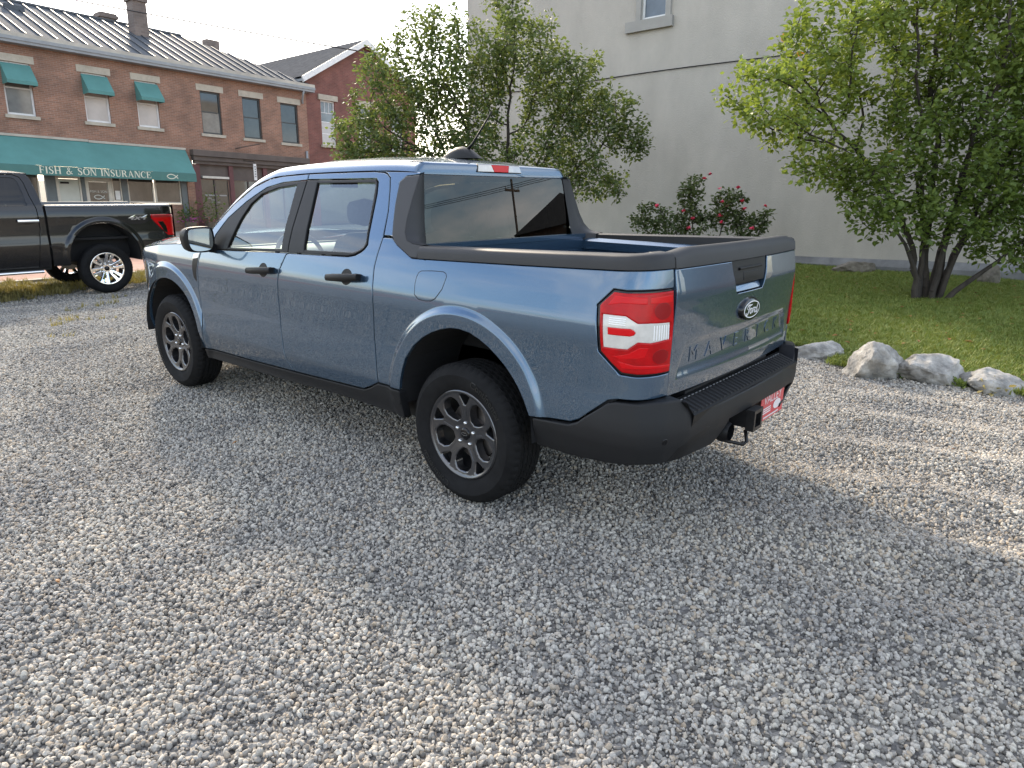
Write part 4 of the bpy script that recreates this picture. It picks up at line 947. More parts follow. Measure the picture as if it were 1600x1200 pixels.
def window(par, a, c, d, e, fm, pm_, style, y=.08, lower=None):
    f = MB(); t = .065
    f.box((a, y, d), (a+t, y+.1, e)); f.box((c-t, y, d), (c, y+.1, e)); f.box((a+t, y, e-t), (c-t, y+.1, e)); f.box((a+t, y, d), (c-t, y+.1, d+t*1.2)); mz = d+(e-d)*.52
    f.box((a+t, y+.015, mz-.025), (c-t, y+.085, mz+.025))
    if style == 'six':
        for k in (1, 2): f.box((a+t+(c-a-2*t)*k/3-.012, y+.03, mz+.025+.45), (a+t+(c-a-2*t)*k/3+.012, y+.06, e-t))
        f.box((a+t, y+.03, mz+.45), (c-t, y+.06, mz+.475)); f.box((a+t, y+.03, d+.55), (c-t, y+.06, d+.6))
    o = f.build('window', fm, par)
    p1 = MB(); p1.box((a+t, y+.05, mz+.025), (c-t, y+.058, e-t)); p1.build('pane', pm_, o)
    p2 = MB(); p2.box((a+t, y+.035, d+t*1.2), (c-t, y+.043, mz-.025)); p2.build('pane', lower or pm_, o)
    s = MB(); s.box((a-.10, -.07, d-.13), (c+.10, .12, d-.005)); s.build('sill', stone, o)
    l = MB(); l.box((a-.16, -.025, e+.005), (c+.16, .15, e+.27)); l.build('lintel', stone, o)
    return o
WPAN = [pane_m, pane_w, pane_m, pane_w, pane_w]
for i, (a, c, d, e, st) in enumerate(WIN):
    if st == 'aw':
        o = window(BB_, a, c, d, e, whitew, WPAN[i], st)
        aw = MB(); zt, zb, pr = e-.06, e-.70, .55
        V = [(a-.02, -.01, zt), (c+.02, -.01, zt), (c+.02, -pr, zb), (a-.02, -pr, zb), (c+.02, -pr, zb-.13), (a-.02, -pr, zb-.13), (c+.02, -.01, zb-.13), (a-.02, -.01, zb-.13)]
        aw.add(V, [(0, 3, 2, 1), (3, 5, 4, 2), (1, 2, 4, 6), (0, 7, 5, 3)]); aw.build('window_awning', teal, o)
    else:
        window(BB_, a, c, d, e, darkw, pane_d, st, lower=[pane_d, pane_d, pane_m][i % 3])
# eaves: gutter, fascia, roof
g = MB(); g.box((UL, -.42, EAVE), (UR+.25, 0.02, EAVE+.10)); g.box((UL, -.46, EAVE+.10), (UR+.27, -.02, EAVE+.22)); g.build('gutter', gutterm, BB_)
g = MB(); g.box((UL, -.44, EAVE+.222), (UR+.26, -.05, EAVE+.36)); g.build('gutter_back', rustm, BB_)
RS, RZ0, RZ1 = 4.6, EAVE+.34, 9.45
rf = MB()
rf.add([(UL, -.40, RZ0), (UR+.2, -.40, RZ0), (3.6, RS, RZ1), (UL, RS, RZ1), (UR+.2, 2*RS, RZ0), (UL, 2*RS, RZ0)], [(0, 1, 2, 3), (1, 4, 2), (3, 2, 4, 5)])
ro = rf.build('roof', roofm, BB_)
for u in np.arange(UL+.3, UR+.1, .52):
    kk = 1. if u < 3.6 else max(0., 1-(u-3.6)/(UR+.2-3.6))
    # right hip: seams shorten towards the corner
    y1 = -.40+(RS+.40)*kk; z1 = RZ0+(RZ1-RZ0)*kk
    if kk < .05: continue
    b = MB(); b.add([(u-.022, -.40, RZ0), (u+.022, -.40, RZ0), (u+.022, y1, z1), (u-.022, y1, z1), (u-.022, -.42, RZ0+.05), (u+.022, -.42, RZ0+.05), (u+.022, y1-.02, z1+.05), (u-.022, y1-.02, z1+.05)], [(4, 5, 6, 7), (0, 4, 7, 3), (1, 2, 6, 5), (0, 1, 5, 4)]); b.build('roof_seam', seamm, ro)
b = MB(); b.box((UL, RS-.12, RZ1-.03), (3.6, RS+.12, RZ1+.06)); b.build('ridge_cap', seamm, ro)
chim = bricky('soot_brick', (.20, .16, .14), (.15, .12, .105), (.22, .20, .18), 2.24)
def chimney(u, y, w_, z0, z1):
    b = MB(); b.box((u-w_/2, y-w_/2, z0), (u+w_/2, y+w_/2, z1)); b.box((u-w_/2-.07, y-w_/2-.07, z1), (u+w_/2+.07, y+w_/2+.07, z1+.14)); b.box((u-w_/2-.02, y-w_/2-.02, z1+.14), (u+w_/2+.02, y+w_/2+.02, z1+.22)); b.build('chimney', chim, ro)
chimney(.95, 3.2, .62, 8.2, 10.15); chimney(.55, 5.6, .70, 8.6, 9.75); 
b = MB(); b.box((5.3, 5.2, 9.0), (6.0, 5.7, 9.72)); b.build('chimney', chim, ro)
b = MB(); b.box((-4.3, 3.1, 8.75), (-3.6, 3.3, 8.98)); b.build('roof_hatch', roofm, ro)
# shop front under the long awning
sf = empty('x'); bpy.data.objects.remove(sf)
def box_part(name, a, b_, m, par=None):
    q = MB(); q.box(a, b_); return q.build(name, m, BB_ if par is None else par)
box_part('stall_riser', (-2.33, .02, 0), (.62, .20, 1.20), brick_m); box_part('stall_riser', (UL, .02, 0), (-4.75, .20, 1.05), brick_m)
box_part('brick_pier', (.86, -.06, 0), (1.21, .10, 3.0), brick_m)
for (a, b_, d, e) in ((-1.70, -.62, 1.25, 2.9), (-.55, .58, 1.25, 2.9), (-2.33, -1.95, 1.28, 2.9), (-6.9, -5.0, 1.08, 2.9), (-9.0, -7.0, 1.08, 2.9), (-11.5, -9.1, 1.08, 2.9)):
    f = MB(); t = .05; f.box((a, .04, d), (a+t, .12, e)); f.box((b_-t, .04, d), (b_, .12, e)); f.box((a+t, .04, d), (b_-t, .12, d+t)); o = f.build('shop_window', cream, BB_)
    p = MB(); p.box((a+t, .07, d+t), (b_-t, .08, e)); p.build('pane', pane_s, o)
box_part('post', (.60, -.02, 0), (.85, .14, 2.95), slate); box_part('post', (-1.94, 0.0, 0), (-1.71, .14, 2.95), slate); box_part('post', (-4.78, .0, 0), (-4.42, .14, 2.95), slate); box_part('post', (-3.50, .0, 0), (-3.36, .14, 2.95), slate)
dr = box_part('panel_door', (-4.30, .06, 0), (-3.58, .11, 2.12), pm('pale_green_door', (.52, .53, .47), rough=.6, noise=(3., .9, 1.05)))
fr_ = MB(); fr_.box((-4.41, .02, 0), (-4.31, .14, 2.3)); fr_.box((-3.57, .02, 0), (-3.51, .14, 2.3)); fr_.box((-4.31, .02, 2.13), (-3.57, .14, 2.3)); fr_.build('door_frame', cream, dr)
box_part('push_bar', (-4.2, .02, .98), (-3.65, .05, 1.03), steel, dr); box_part('door_closer', (-4.25, .0, 1.93), (-3.95, .05, 2.0), blackp, dr)
gd = box_part('glass_door', (-3.22, .07, 0), (-2.50, .10, 2.04), pane_s)
fr_ = MB(); fr_.box((-3.35, .02, 0), (-3.23, .14, 2.3)); fr_.box((-2.49, .02, 0), (-2.35, .14, 2.3)); fr_.box((-3.23, .02, 2.05), (-2.49, .14, 2.3)); fr_.box((-3.23, .04, .72), (-2.49, .068, .78)); fr_.build('door_frame', cream, gd)
glazing_print = pm('window_print', (.55, .58, .55), rough=.5)
def wall_text(body, size, u, z, y, m, par, bold=0., sx=1., name='lettering'):
    V, F = text2d(body, size, .0, bold=bold); return mk(name, [(u+x*sx, y, z+yy) for x, yy, _ in V], F, m, par)
FISHP = [(-.5, 0), (-.35, .14), (-.1, .20), (.15, .14), (.38, -.02), (.52, -.16)]
def fish(u, z, y, L_, m, par):
    b = MB()
    for sg in (1, -1):
        V, F = ribbon([tuple(q) for q in spline([(a*L_, sg*b_*L_) for a, b_ in FISHP], 5)], L_*.075); b.add([(u+x, y, z+zz) for x, zz in V], F)
    return b.build('fish_emblem', m, par)
wall_text('FISH & SON', .13, -2.86, 1.62, .064, glazing_print, gd); wall_text('INSURANCE', .13, -2.86, 1.16, .064, glazing_print, gd); fish(-2.86, 1.44, .064, .40, glazing_print, gd)
box_part('notice', (-2.22, .055, 1.35), (-2.03, .062, 1.72), whitew); 
for i in range(6): box_part('blind_slat', (-5.75, .06, 1.15+i*.095), (-5.45, .066, 1.20+i*.095), pm('amber_slat', (.55, .27, .10), rough=.6))  # slats in one plain amber colour
box_part('window_sign', (-5.78, .058, 1.92), (-5.6, .064, 2.05), whitew)
# long awning
AWB, AWT, PR = 2.21, 3.60, 1.10
aw = MB(); a0, a1 = UL+.3, .78
aw.add([(a0, -.01, AWT), (.94, -.01, AWT), (a1, -PR, 2.52), (a0, -PR, 2.52)], [(0, 3, 2, 1)]); aw.add([(.94, -.01, AWT), (.94, -.01, 2.52), (a1, -PR, 2.52)], [(0, 2, 1)])
awo = aw.build('long_awning', teal, BB_)
v = MB(); v.add([(a0, -PR, 2.518), (a1, -PR, 2.518), (a1+.01, -PR, 2.17), (a0, -PR, 2.17), (.95, -.01, 2.518), (.95, -.01, 2.20)], [(0, 3, 2, 1), (1, 2, 5, 4)]); v.build('valance', teal2, awo)
fl_ = MB(); fl_.box((a0, -.05, AWT), (-3.05, .01, AWT+.09)); fl_.box((-3.04, -.06, AWT-.02), (.95, .01, AWT+.07)); fl_.build('awning_flashing', rustm, awo)
# serif lettering on the valance, letter by letter
SERIF = {}
def serif_letter(ch):
    """strokes on a 1-high box: thick stems, thin hairlines, bracket serifs"""
    T, t, s = .17, .07, .06; R = []
    def bar(x0, z0, x1, z1): R.append(([(x0, z0), (x1, z0), (x1, z1), (x0, z1)], [(0, 1, 2, 3)]))
    def st(p, w_):
        q = [tuple(k) for k in spline(p, 7)]; ws = np.interp(np.linspace(0, 1, len(q)), np.linspace(0, 1, len(w_)), w_); R.append(ribbon(q, ws))
    def stem(x, w_=T): bar(x, 0, x+w_, 1); bar(x-s, 0, x+w_+s, s); bar(x-s, 1-s, x+w_+s, 1)
    if ch == 'I': stem(.06); W = .29
    elif ch == 'F': stem(.06); bar(.2, 1-t, .62, 1); bar(.2, .48, .50, .48+t); bar(.57, .76, .62, 1); bar(.46, .38, .50, .64); W = .66
    elif ch == 'E': stem(.06); bar(.2, 1-t, .64, 1); bar(.2, .48, .50, .48+t); bar(.2, 0, .68, t); bar(.59, .76, .64, 1); bar(.63, 0, .68, .26); bar(.46, .38, .50, .64); W = .72
    elif ch == 'H': stem(.06); stem(.60); bar(.2, .48, .62, .48+t); W = .83
    elif ch == 'N': stem(.06, t); stem(.68, t); R.append(([(.06, 1), (.25, 1), (.75, 0), (.58, 0)], [(0, 3, 2, 1)])); W = .81
    elif ch == 'S': st([(.56, .80), (.46, .97), (.28, .97), (.12, .84), (.20, .62), (.42, .46), (.53, .26), (.40, .04), (.22, .03), (.06, .22)], [.06, .07, .08, .13, .17, .17, .15, .09, .07, .06]); bar(.52, .72, .57, 1); bar(.05, 0, .10, .28); W = .62
    elif ch == 'O': st([(.43, .98), (.15, .80), (.09, .5), (.15, .2), (.43, .02)], [.06, .13, .18, .13, .06]); st([(.43, .02), (.71, .2), (.77, .5), (.71, .8), (.43, .98)], [.06, .13, .18, .13, .06]); W = .86
    elif ch == 'C': st([(.70, .78), (.56, .95), (.38, .97), (.15, .78), (.09, .5), (.15, .22), (.38, .03), (.56, .05), (.72, .22)], [.05, .06, .08, .15, .18, .15, .08, .06, .05]); bar(.67, .70, .72, 1); W = .77
    elif ch == 'U': bar(.06, .30, .23, 1); bar(0, 1-s, .29, 1); bar(.62, .30, .69, 1); bar(.55, 1-s, .76, 1); st([(.145, .34), (.17, .14), (.36, .03), (.56, .10), (.655, .34)], [.17, .15, .08, .07, .07]); W = .77
    elif ch == 'R': stem(.06); st([(.2, .965), (.46, .95), (.58, .75), (.46, .54), (.2, .50)], [.07, .09, .17, .09, .07]); R.append(([(.34, .50), (.50, .50), (.78, 0), (.60, 0)], [(0, 3, 2, 1)])); bar(.55, 0, .82, s); W = .80
    elif ch == 'A': R.append(([(.34, 1), (.46, 1), (.80, 0), (.62, 0)], [(0, 3, 2, 1)])); R.append(([(.36, 1), (.42, .95), (.14, 0), (.08, 0)], [(0, 3, 2, 1)])); bar(.18, .32, .62, .32+t); bar(.02, 0, .22, s); bar(.56, 0, .86, s); W = .86
    elif ch == '&': st([(.84, .10), (.62, .20), (.40, .50), (.26, .78), (.38, .96), (.52, .80), (.40, .60), (.16, .38), (.10, .18), (.28, .03), (.52, .12), (.70, .44), (.80, .52)], [.08, .13, .15, .09, .06, .08, .07, .10, .14, .10, .07, .06, .05]); W = .88
    else: W = .42
    return R, W
yl = pm('pale_yellow_lettering', (.66, .66, .52), rough=.7)
u = -5.30; H_ = .26; kx = 1.0
chars = 'FISH & SON INSURANCE'; tot = sum(serif_letter(c_)[1]+.10 for c_ in chars)
u0_, u1_ = -5.28, -1.14; sc_ = (u1_-u0_)/tot; uu = u0_
for ch in chars:
    R_, W_ = serif_letter(ch)
    if R_:
        b = MB()
        for V, F in R_: b.add([(uu+x*sc_, -PR-.004, 2.235+z*H_) for x, z in V], [tuple(f) for f in F])
        b.build('letter', yl, awo)
    uu += (W_+.10)*sc_
fish(-.28, 2.345, -PR-.004, .46, yl, awo)
# dark shop front to the right
dk = MB(); dk.box((1.15, -.32, 3.36), (7.32, .05, 3.62)); dk.box((1.20, -.22, 3.16), (7.26, .05, 3.355)); dk.box((1.26, -.12, 3.02), (7.2, .05, 3.155)); dk.build('shop_cornice', brownf, BB_)
box_part('sign_board', (1.30, .06, 2.36), (7.15, .12, 3.015), brownf)
box_part('pilaster', (1.22, -.05, 0), (1.52, .10, 3.01), maroon); box_part('pilaster', (2.95, -.05, 0), (3.16, .10, 3.01), maroon); box_part('pilaster', (4.75, -.05, 0), (4.97, .10, 3.01), maroon); box_part('pilaster', (6.9, -.05, 0), (7.19, .10, 3.01), maroon)
box_part('awning_roller', (1.60, -.10, 2.40), (2.90, .05, 2.50), cream)
for a, b_ in ((1.56, 2.92), (3.20, 4.72), (5.0, 6.86)):
    p = MB(); p.box((a, .10, .55), (b_, .12, 2.35)); p.build('shop_window', pane_d, BB_); box_part('stall_riser', (a, .03, 0), (b_, .14, .545), brownf)
    for q in (.5,): box_part('mullion', (a+(b_-a)*q-.03, .05, .55), (a+(b_-a)*q+.03, .098, 2.35), brownf)
dec = pm('faded_window_lettering', (.30, .30, .29), rough=.6)
for (a, b_, z, h) in ((1.72, 2.34, 1.62, .06), (2.44, 2.80, 1.62, .06), (1.85, 2.1, 1.50, .03), (1.95, 2.25, 1.42, .03), (2.0, 2.45, 1.32, .03)): box_part('window_print', (a, .093, z), (b_, .097, z+h), dec)
b = MB(); b.tube([(3.40, .02, 3.82), (3.45, -.30, 3.86), (4.15, -.95, 4.05)], .025, 6); b.build('sign_bracket', brownf, BB_)
b = MB(); b.tube([(7.15, -.40, 6.86), (7.15, -.30, 6.62), (7.28, -.06, 6.45), (7.28, -.06, 6.3)], .05, 8); b.build('downpipe', gutterm, BB_, smooth=True)
b = MB(); b.tube([(7.34, -.08, 4.0), (7.34, -.08, 2.4)], .06, 8); b.build('downpipe', gutterm, BB_, smooth=True)
# blade sign on its own post, in front
bs_ = empty('blade_sign', mat4=frame(BO, D1, D2, UPV)); tag(bs_, 'narrow white upright sign hanging before the dark shop front', 'sign')
b = MB(); b.box((3.58, -1.16, 2.36), (3.72, -1.12, 3.10)); so = b.build('sign_panel', whitew, bs_)
b = MB(); b.tube([(3.65, -1.14, 3.12), (3.65, -1.10, 3.20), (3.65, 0, 3.30)], .015, 6); b.build('bracket', blackp, bs_)
for i in range(5): 
    b = MB(); b.box((3.62, -1.165, 2.50+i*.11), (3.68, -1.161, 2.56+i*.11)); b.build('print_mark', slate, so)

# ------------------------------------------------------------------ gabled brick house next door
G2 = empty('gabled_brick_building', mat4=frame(BO, D1, D2, UPV)); tag(G2, 'dark red brick building with white-trimmed gable, half hidden by the tree', 'building')
g0, g1, pk, ez, pz = 7.58, 15.2, 11.4, 7.72, 9.95
W2 = [(8.46, 9.36, 4.42, 6.65), (10.9, 11.8, 4.42, 6.65), (13.3, 14.2, 4.42, 6.65)]
b = wallx(W2+[(8.1, 14.6, 0, 2.9)], g0, g1, -.4, ez, y=.06)
b.add([(g0, .06, ez), (g1, .06, ez), (pk, .06, pz)], [(0, 1, 2)]); b.add([(g0, .06, -.4), (g0, 12, -.4), (g0, 12, ez), (g0, .06, ez)], [(3, 2, 1, 0)]); b.add([(g1, .06, -.4), (g1, 12, -.4), (g1, 12, ez), (g1, .06, ez)], [(0, 1, 2, 3)])
b.build('wall', brick2_m, G2)
for i, (a, c, d, e) in enumerate(W2):
    window(G2, a, c, d, e, whitew, pane_m, 'six', y=.14, lower=pane_w)
shg = pm('weathered_shingle', (.11, .11, .112), rough=1., spec=.0, noise=(4., .75, 1.2))
b = MB(); ov = .45; sl = (pz-ez)/(pk-g0)
b.add([(g0-ov, -.35, ez-ov*sl), (pk, -.35, pz), (pk, 12.3, pz), (g0-ov, 12.3, ez-ov*sl), (g1+ov, -.35, ez-ov*sl), (g1+ov, 12.3, ez-ov*sl)], [(0, 1, 2, 3), (1, 4, 5, 2)])
b.add([(g0-ov, -.35, ez-ov*sl+.10), (pk, -.35, pz+.10), (pk, 12.3, pz+.10), (g0-ov, 12.3, ez-ov*sl+.10), (g1+ov, -.35, ez-ov*sl+.10), (g1+ov, 12.3, ez-ov*sl+.10)], [(3, 2, 1, 0), (2, 5, 4, 1)])
b.build('roof', shg, G2)
b = MB()
for (ua, za, ub_, zb) in ((g0-ov, ez-ov*sl, pk, pz), (pk, pz, g1+ov, ez-ov*sl)):
    b.add([(ua, -.38, za-.20), (ub_, -.38, zb-.20), (ub_, -.38, zb+.10), (ua, -.38, za+.10), (ua, -.30, za-.20), (ub_, -.30, zb-.20), (ub_, -.30, zb+.10), (ua, -.30, za+.10)], [(0, 1, 2, 3), (4, 7, 6, 5), (3, 2, 6, 7), (0, 4, 5, 1)])
b.build('bargeboard', whitew, G2)
b = MB(); b.box((g0-ov-.06, -.4, ez-ov*sl-.14), (g0-ov+.06, 12, ez-ov*sl-.02)); b.build('gutter', gutterm, G2)
b = MB(); b.tube([(g0-.30, -.1, ez-.35), (g0-.10, -.05, ez-.55), (g0-.06, -.05, ez-.9)], .05, 8); b.build('downpipe', gutterm, G2, smooth=True)
b = MB(); b.box((8.0, -.06, 2.9), (14.7, .03, 3.4)); b.build('shop_fascia', slate, G2)
b = MB(); b.box((8.1, .2, 0), (14.6, .24, 2.9)); b.build('shop_window', pane_d, G2)

# ------------------------------------------------------------------ grey stucco building on the right
GO = np.array([.424, -12.166, 0.])
GB = empty('stucco_building', mat4=frame(GO, -D2, D1, UPV)); tag(GB, 'tall plain grey stucco building with one upper window behind the lawn', 'building')
stucco = pm('grey_stucco', (.45, .415, .36), rough=.92, noise=(1.3, .86, 1.07), bump=(55., .9, .012), stretch=(1, 1, .55))
sto2 = pm('stucco_trim', (.33, .315, .285), rough=.9, noise=(3., .9, 1.08), bump=(60., .3, .005))
plinth = pm('weathered_plinth', (.17, .168, .165), rough=.92, noise=(2.2, .6, 1.35), bump=(25., .5, .01))
H0 = 9.0; gl_, gr_ = -11.70, 5.0
wo = (-6.24, -5.62, 5.52, 6.9)
b = wallx([wo], gl_, gr_, -.6, H0, dep=.16)
b.add([(gl_, 0, -.6), (gl_, 14, -.6), (gl_, 14, H0), (gl_, 0, H0)], [(3, 2, 1, 0)]); b.add([(gr_, 0, -.6), (gr_, 14, -.6), (gr_, 14, H0), (gr_, 0, H0)], [(0, 1, 2, 3)]); b.add([(gl_, 0, H0), (gr_, 0, H0), (gr_, 14, H0), (gl_, 14, H0)], [(0, 1, 2, 3)])
b.build('wall', stucco, GB)
f = MB(); a, c, d, e = wo; f.box((a, .05, d), (a+.05, .12, e)); f.box((c-.05, .05, d), (c, .12, e)); f.box((a+.05, .05, d), (c-.05, .12, d+.06)); f.box((a+.05, .05, e-.06), (c-.05, .12, e)); wo_ = f.build('window', whitew, GB)
p = MB(); p.box((a+.05, .08, d+.06), (c-.05, .088, e-.06)); p.build('pane', pm('blue_grey_pane', (.06, .085, .11), rough=.05, spec=.9, noise=(1.5, .6, 1.5)), wo_)
f = MB(); f.box((a-.38, -.09, d-.24), (c+.20, .10, d-.01)); f.build('sill', sto2, wo_)
f = MB(); f.box((a-.13, -.05, d-.005), (a-.005, .08, e+.1)); f.box((c+.005, -.05, d-.005), (c+.13, .08, e+.1)); f.box((a-.13, -.05, e+.105), (c+.13, .08, e+.25)); f.build('surround', sto2, wo_)
b = MB(); b.add([(gl_-.06, -.001, .30), (gr_, -.001, .30), (gr_, -.10, .16), (gl_-.06, -.10, .16), (gr_, -.10, -.7), (gl_-.06, -.10, -.7)], [(3, 2, 1, 0), (5, 4, 2, 3)]); b.build('plinth', plinth, GB)
b = MB(); b.box((-10.47, -.004, -.2), (-10.45, .002, H0)); b.build('control_joint', sto2, GB)
cb = empty('wall_cable', mat4=frame(GO, -D2, D1, UPV)); tag(cb, 'thin dark cable strung level along the grey stucco wall', 'cable')
b = MB(); b.tube([(u_, -.025, 4.36-.015*math.sin((u_+11)*.9)) for u_ in np.linspace(-11.6, 12, 40)], .011, 6); b.build('cable', blackp, cb, smooth=True)
# ------------------------------------------------------------------ overhead wires
def pix(u, v, d): return CAM+d*(CF+CR*(u-800)/FPX-CU*(v-600)/FPX)
wire_m = pm('wire_black', (.03, .028, .028), rough=.6)
def wire(name, A, B_, sag, r, label):
    A, B_ = np.array(A), np.array(B_); o = MB(); o.tube([A+(B_-A)*t-np.array([0, 0, sag*4*t*(1-t)]) for t in np.linspace(0, 1, 40)], r, 6)
    return tag(o.build(name, wire_m, smooth=True), label, 'wire', 'overhead wires')
wire('overhead_wire', pix(-1400, -330, 18), pix(640, 93, 25), .35, .022, 'thick dark overhead wire crossing above the grey metal roof')
wire('overhead_wire', pix(380, 97, 42), pix(1040, -115, 30), .25, .012, 'upper of two thin overhead wires rising to the right above the gable')
wire('overhead_wire', pix(380, 104, 42), pix(1040, -96, 30), .3, .012, 'lower of two thin overhead wires rising to the right above the gable')
# ------------------------------------------------------------------ scattered stuff: gravel, grass, leaves
def proxy_coll(name, objs):
    c = bpy.data.collections.new(name)
    for o in objs: c.objects.link(o)
    return c
def raw(name, V, F, mat, smooth=False):
    me = bpy.data.meshes.new(name); me.from_pydata([tuple(map(float, v)) for v in V], [], F); me.update(); me.materials.append(mat)
    if smooth: me.polygons.foreach_set('use_smooth', [True]*len(me.polygons))
    return bpy.data.objects.new(name, me)
def scatter(name, V, F, coll, density, smin, smax, seed, upright=False, label=None, cat=None, sink=0., attr=None, power=1.):
    me = bpy.data.meshes.new(name); me.from_pydata(V, [], F); me.update()
    if attr is not None:
        at = me.attributes.new('dens', 'FLOAT', 'FACE'); at.data.foreach_set('value', np.asarray(attr, np.float32))
    o = bpy.data.objects.new(name, me); COL.objects.link(o); tag(o, label, cat, kind='stuff')
    ng = bpy.data.node_groups.new(name, 'GeometryNodeTree')
    ng.interface.new_socket('Geometry', in_out='INPUT', socket_type='NodeSocketGeometry'); ng.interface.new_socket('Geometry', in_out='OUTPUT', socket_type='NodeSocketGeometry')
    N, L = ng.nodes, ng.links; gi, go = N.new('NodeGroupInput'), N.new('NodeGroupOutput')
    dp = N.new('GeometryNodeDistributePointsOnFaces'); dp.inputs['Density'].default_value = density; dp.inputs['Seed'].default_value = seed
    if attr is not None:
        na = N.new('GeometryNodeInputNamedAttribute'); na.data_type = 'FLOAT'; na.inputs['Name'].default_value = 'dens'; L.new(na.outputs[0], dp.inputs['Density'])
    ci = N.new('GeometryNodeCollectionInfo'); ci.inputs['Collection'].default_value = coll; ci.inputs['Separate Children'].default_value = True; ci.inputs['Reset Children'].default_value = True
    ip = N.new('GeometryNodeInstanceOnPoints'); ip.inputs['Pick Instance'].default_value = True
    ri = N.new('FunctionNodeRandomValue'); ri.data_type = 'INT'
    for s_ in ri.inputs:
        if s_.type == 'INT' and s_.name == 'Min': s_.default_value = 0
        if s_.type == 'INT' and s_.name == 'Max': s_.default_value = len(coll.objects)-1
        if s_.name == 'Seed': s_.default_value = seed+5
    io = [q for q in ri.outputs if q.type == 'INT'][0]; L.new(io, ip.inputs['Instance Index'])
    rr = N.new('FunctionNodeRandomValue'); rr.data_type = 'FLOAT_VECTOR'
    vin = [q for q in rr.inputs if q.type == 'VECTOR']; t_ = .25 if upright else 3.14159
    vin[0].default_value = (-t_, -t_, 0); vin[1].default_value = (t_, t_, 6.2832)
    L.new([q for q in rr.outputs if q.type == 'VECTOR'][0], ip.inputs['Rotation'])
    rs = N.new('FunctionNodeRandomValue'); rs.data_type = 'FLOAT'
    fi = [q for q in rs.inputs if q.type == 'VALUE' and q.name in ('Min', 'Max')]; fi[0].default_value = 0.; fi[1].default_value = 1.
    for q in rs.inputs:
        if q.name == 'Seed': q.default_value = seed+9
    pw = N.new('ShaderNodeMath'); pw.operation = 'POWER'; pw.inputs[1].default_value = power
    L.new([q for q in rs.outputs if q.type == 'VALUE'][0], pw.inputs[0]); ma = N.new('ShaderNodeMath'); ma.operation = 'MULTIPLY_ADD'; ma.inputs[1].default_value = smax-smin; ma.inputs[2].default_value = smin; L.new(pw.outputs[0], ma.inputs[0]); L.new(ma.outputs[0], ip.inputs['Scale'])
    L.new(gi.outputs[0], dp.inputs['Mesh']); L.new(dp.outputs['Points'], ip.inputs['Points']); L.new(ci.outputs[0], ip.inputs['Instance']); L.new(ip.outputs[0], go.inputs[0])
    md = o.modifiers.new('scatter', 'NODES'); md.node_group = ng
    return o
def project(P):
    d = np.asarray(P)-CAM; z = d@CF; return 800+FPX*(d@CR)/z, 600-FPX*(d@CU)/z, z
def cells(x0, x1, y0, y1, st, test, zf, dz=0.):
    xs, ys = np.arange(x0, x1, st), np.arange(y0, y1, st); V = []; F = []; C = []
    for x in xs:
        for y in ys:
            c = np.array([x+st/2, y+st/2, 0.]); c[2] = float(zf(c[0], c[1]))
            u, v, z = project(c)
            if z < .12 or u < -520 or u > 2120 or v > 2600 or v < 200: continue
            if not test(c[0], c[1], z): continue
            k = len(V)
            for a, b in ((x, y), (x+st, y), (x+st, y+st), (x, y+st)): V.append((a, b, float(zf(a, b))+dz))
            F.append((k, k+1, k+2, k+3)); C.append(z)
    return V, F, np.array(C)
def stone_mat():
    m = bpy.data.materials.new('crushed_limestone'); m.use_nodes = True; t = m.node_tree; N = t.nodes; L = t.links; b = N['Principled BSDF']; b.inputs['Roughness'].default_value = .88; b.inputs['Specular IOR Level'].default_value = .3
    oi = N.new('ShaderNodeObjectInfo'); rp = N.new('ShaderNodeValToRGB'); e = rp.color_ramp.elements; e[0].color = (.10, .095, .088, 1); e[1].color = (.57, .54, .475, 1); e[1].position = 1.
    for p, c in ((.15, (.25, .237, .217)), (.45, (.40, .38, .343)), (.72, (.49, .465, .42)), (.90, (.39, .32, .24)), (.95, (.50, .475, .425))):
        k = e.new(p); k.color = (*c, 1)
    L.new(oi.outputs['Random'], rp.inputs['Fac'])
    co = N.new('ShaderNodeTexCoord'); nz = N.new('ShaderNodeTexNoise'); nz.inputs['Scale'].default_value = 1.6; nz.inputs['Detail'].default_value = 6; L.new(co.outputs['Object'], nz.inputs['Vector'])
    r2 = N.new('ShaderNodeValToRGB'); r2.color_ramp.elements[0].color = (.72, .72, .73, 1); r2.color_ramp.elements[0].position = .3; r2.color_ramp.elements[1].color = (1.12, 1.12, 1.1, 1); r2.color_ramp.elements[1].position = .7; L.new(nz.outputs['Fac'], r2.inputs['Fac'])
    mx = N.new('ShaderNodeMix'); mx.data_type = 'RGBA'; mx.blend_type = 'MULTIPLY'; mx.inputs['Factor'].default_value = 1.; L.new(rp.outputs[0], mx.inputs['A']); L.new(r2.outputs[0], mx.inputs['B'])
    ge = N.new('ShaderNodeNewGeometry'); n3 = N.new('ShaderNodeTexNoise'); n3.inputs['Scale'].default_value = 1.4; n3.inputs['Detail'].default_value = 5; L.new(ge.outputs['Position'], n3.inputs['Vector'])
    r3 = N.new('ShaderNodeValToRGB'); r3.color_ramp.elements[0].color = (.80, .80, .81, 1); r3.color_ramp.elements[0].position = .35; r3.color_ramp.elements[1].color = (1.10, 1.08, 1.04, 1); r3.color_ramp.elements[1].position = .65; L.new(n3.outputs['Fac'], r3.inputs['Fac'])
    m3 = N.new('ShaderNodeMix'); m3.data_type = 'RGBA'; m3.blend_type = 'MULTIPLY'; m3.inputs['Factor'].default_value = 1.; L.new(mx.outputs['Result'], m3.inputs['A']); L.new(r3.outputs[0], m3.inputs['B']); L.new(m3.outputs['Result'], b.inputs['Base Color'])
    return m
SM = stone_mat(); rocks = []
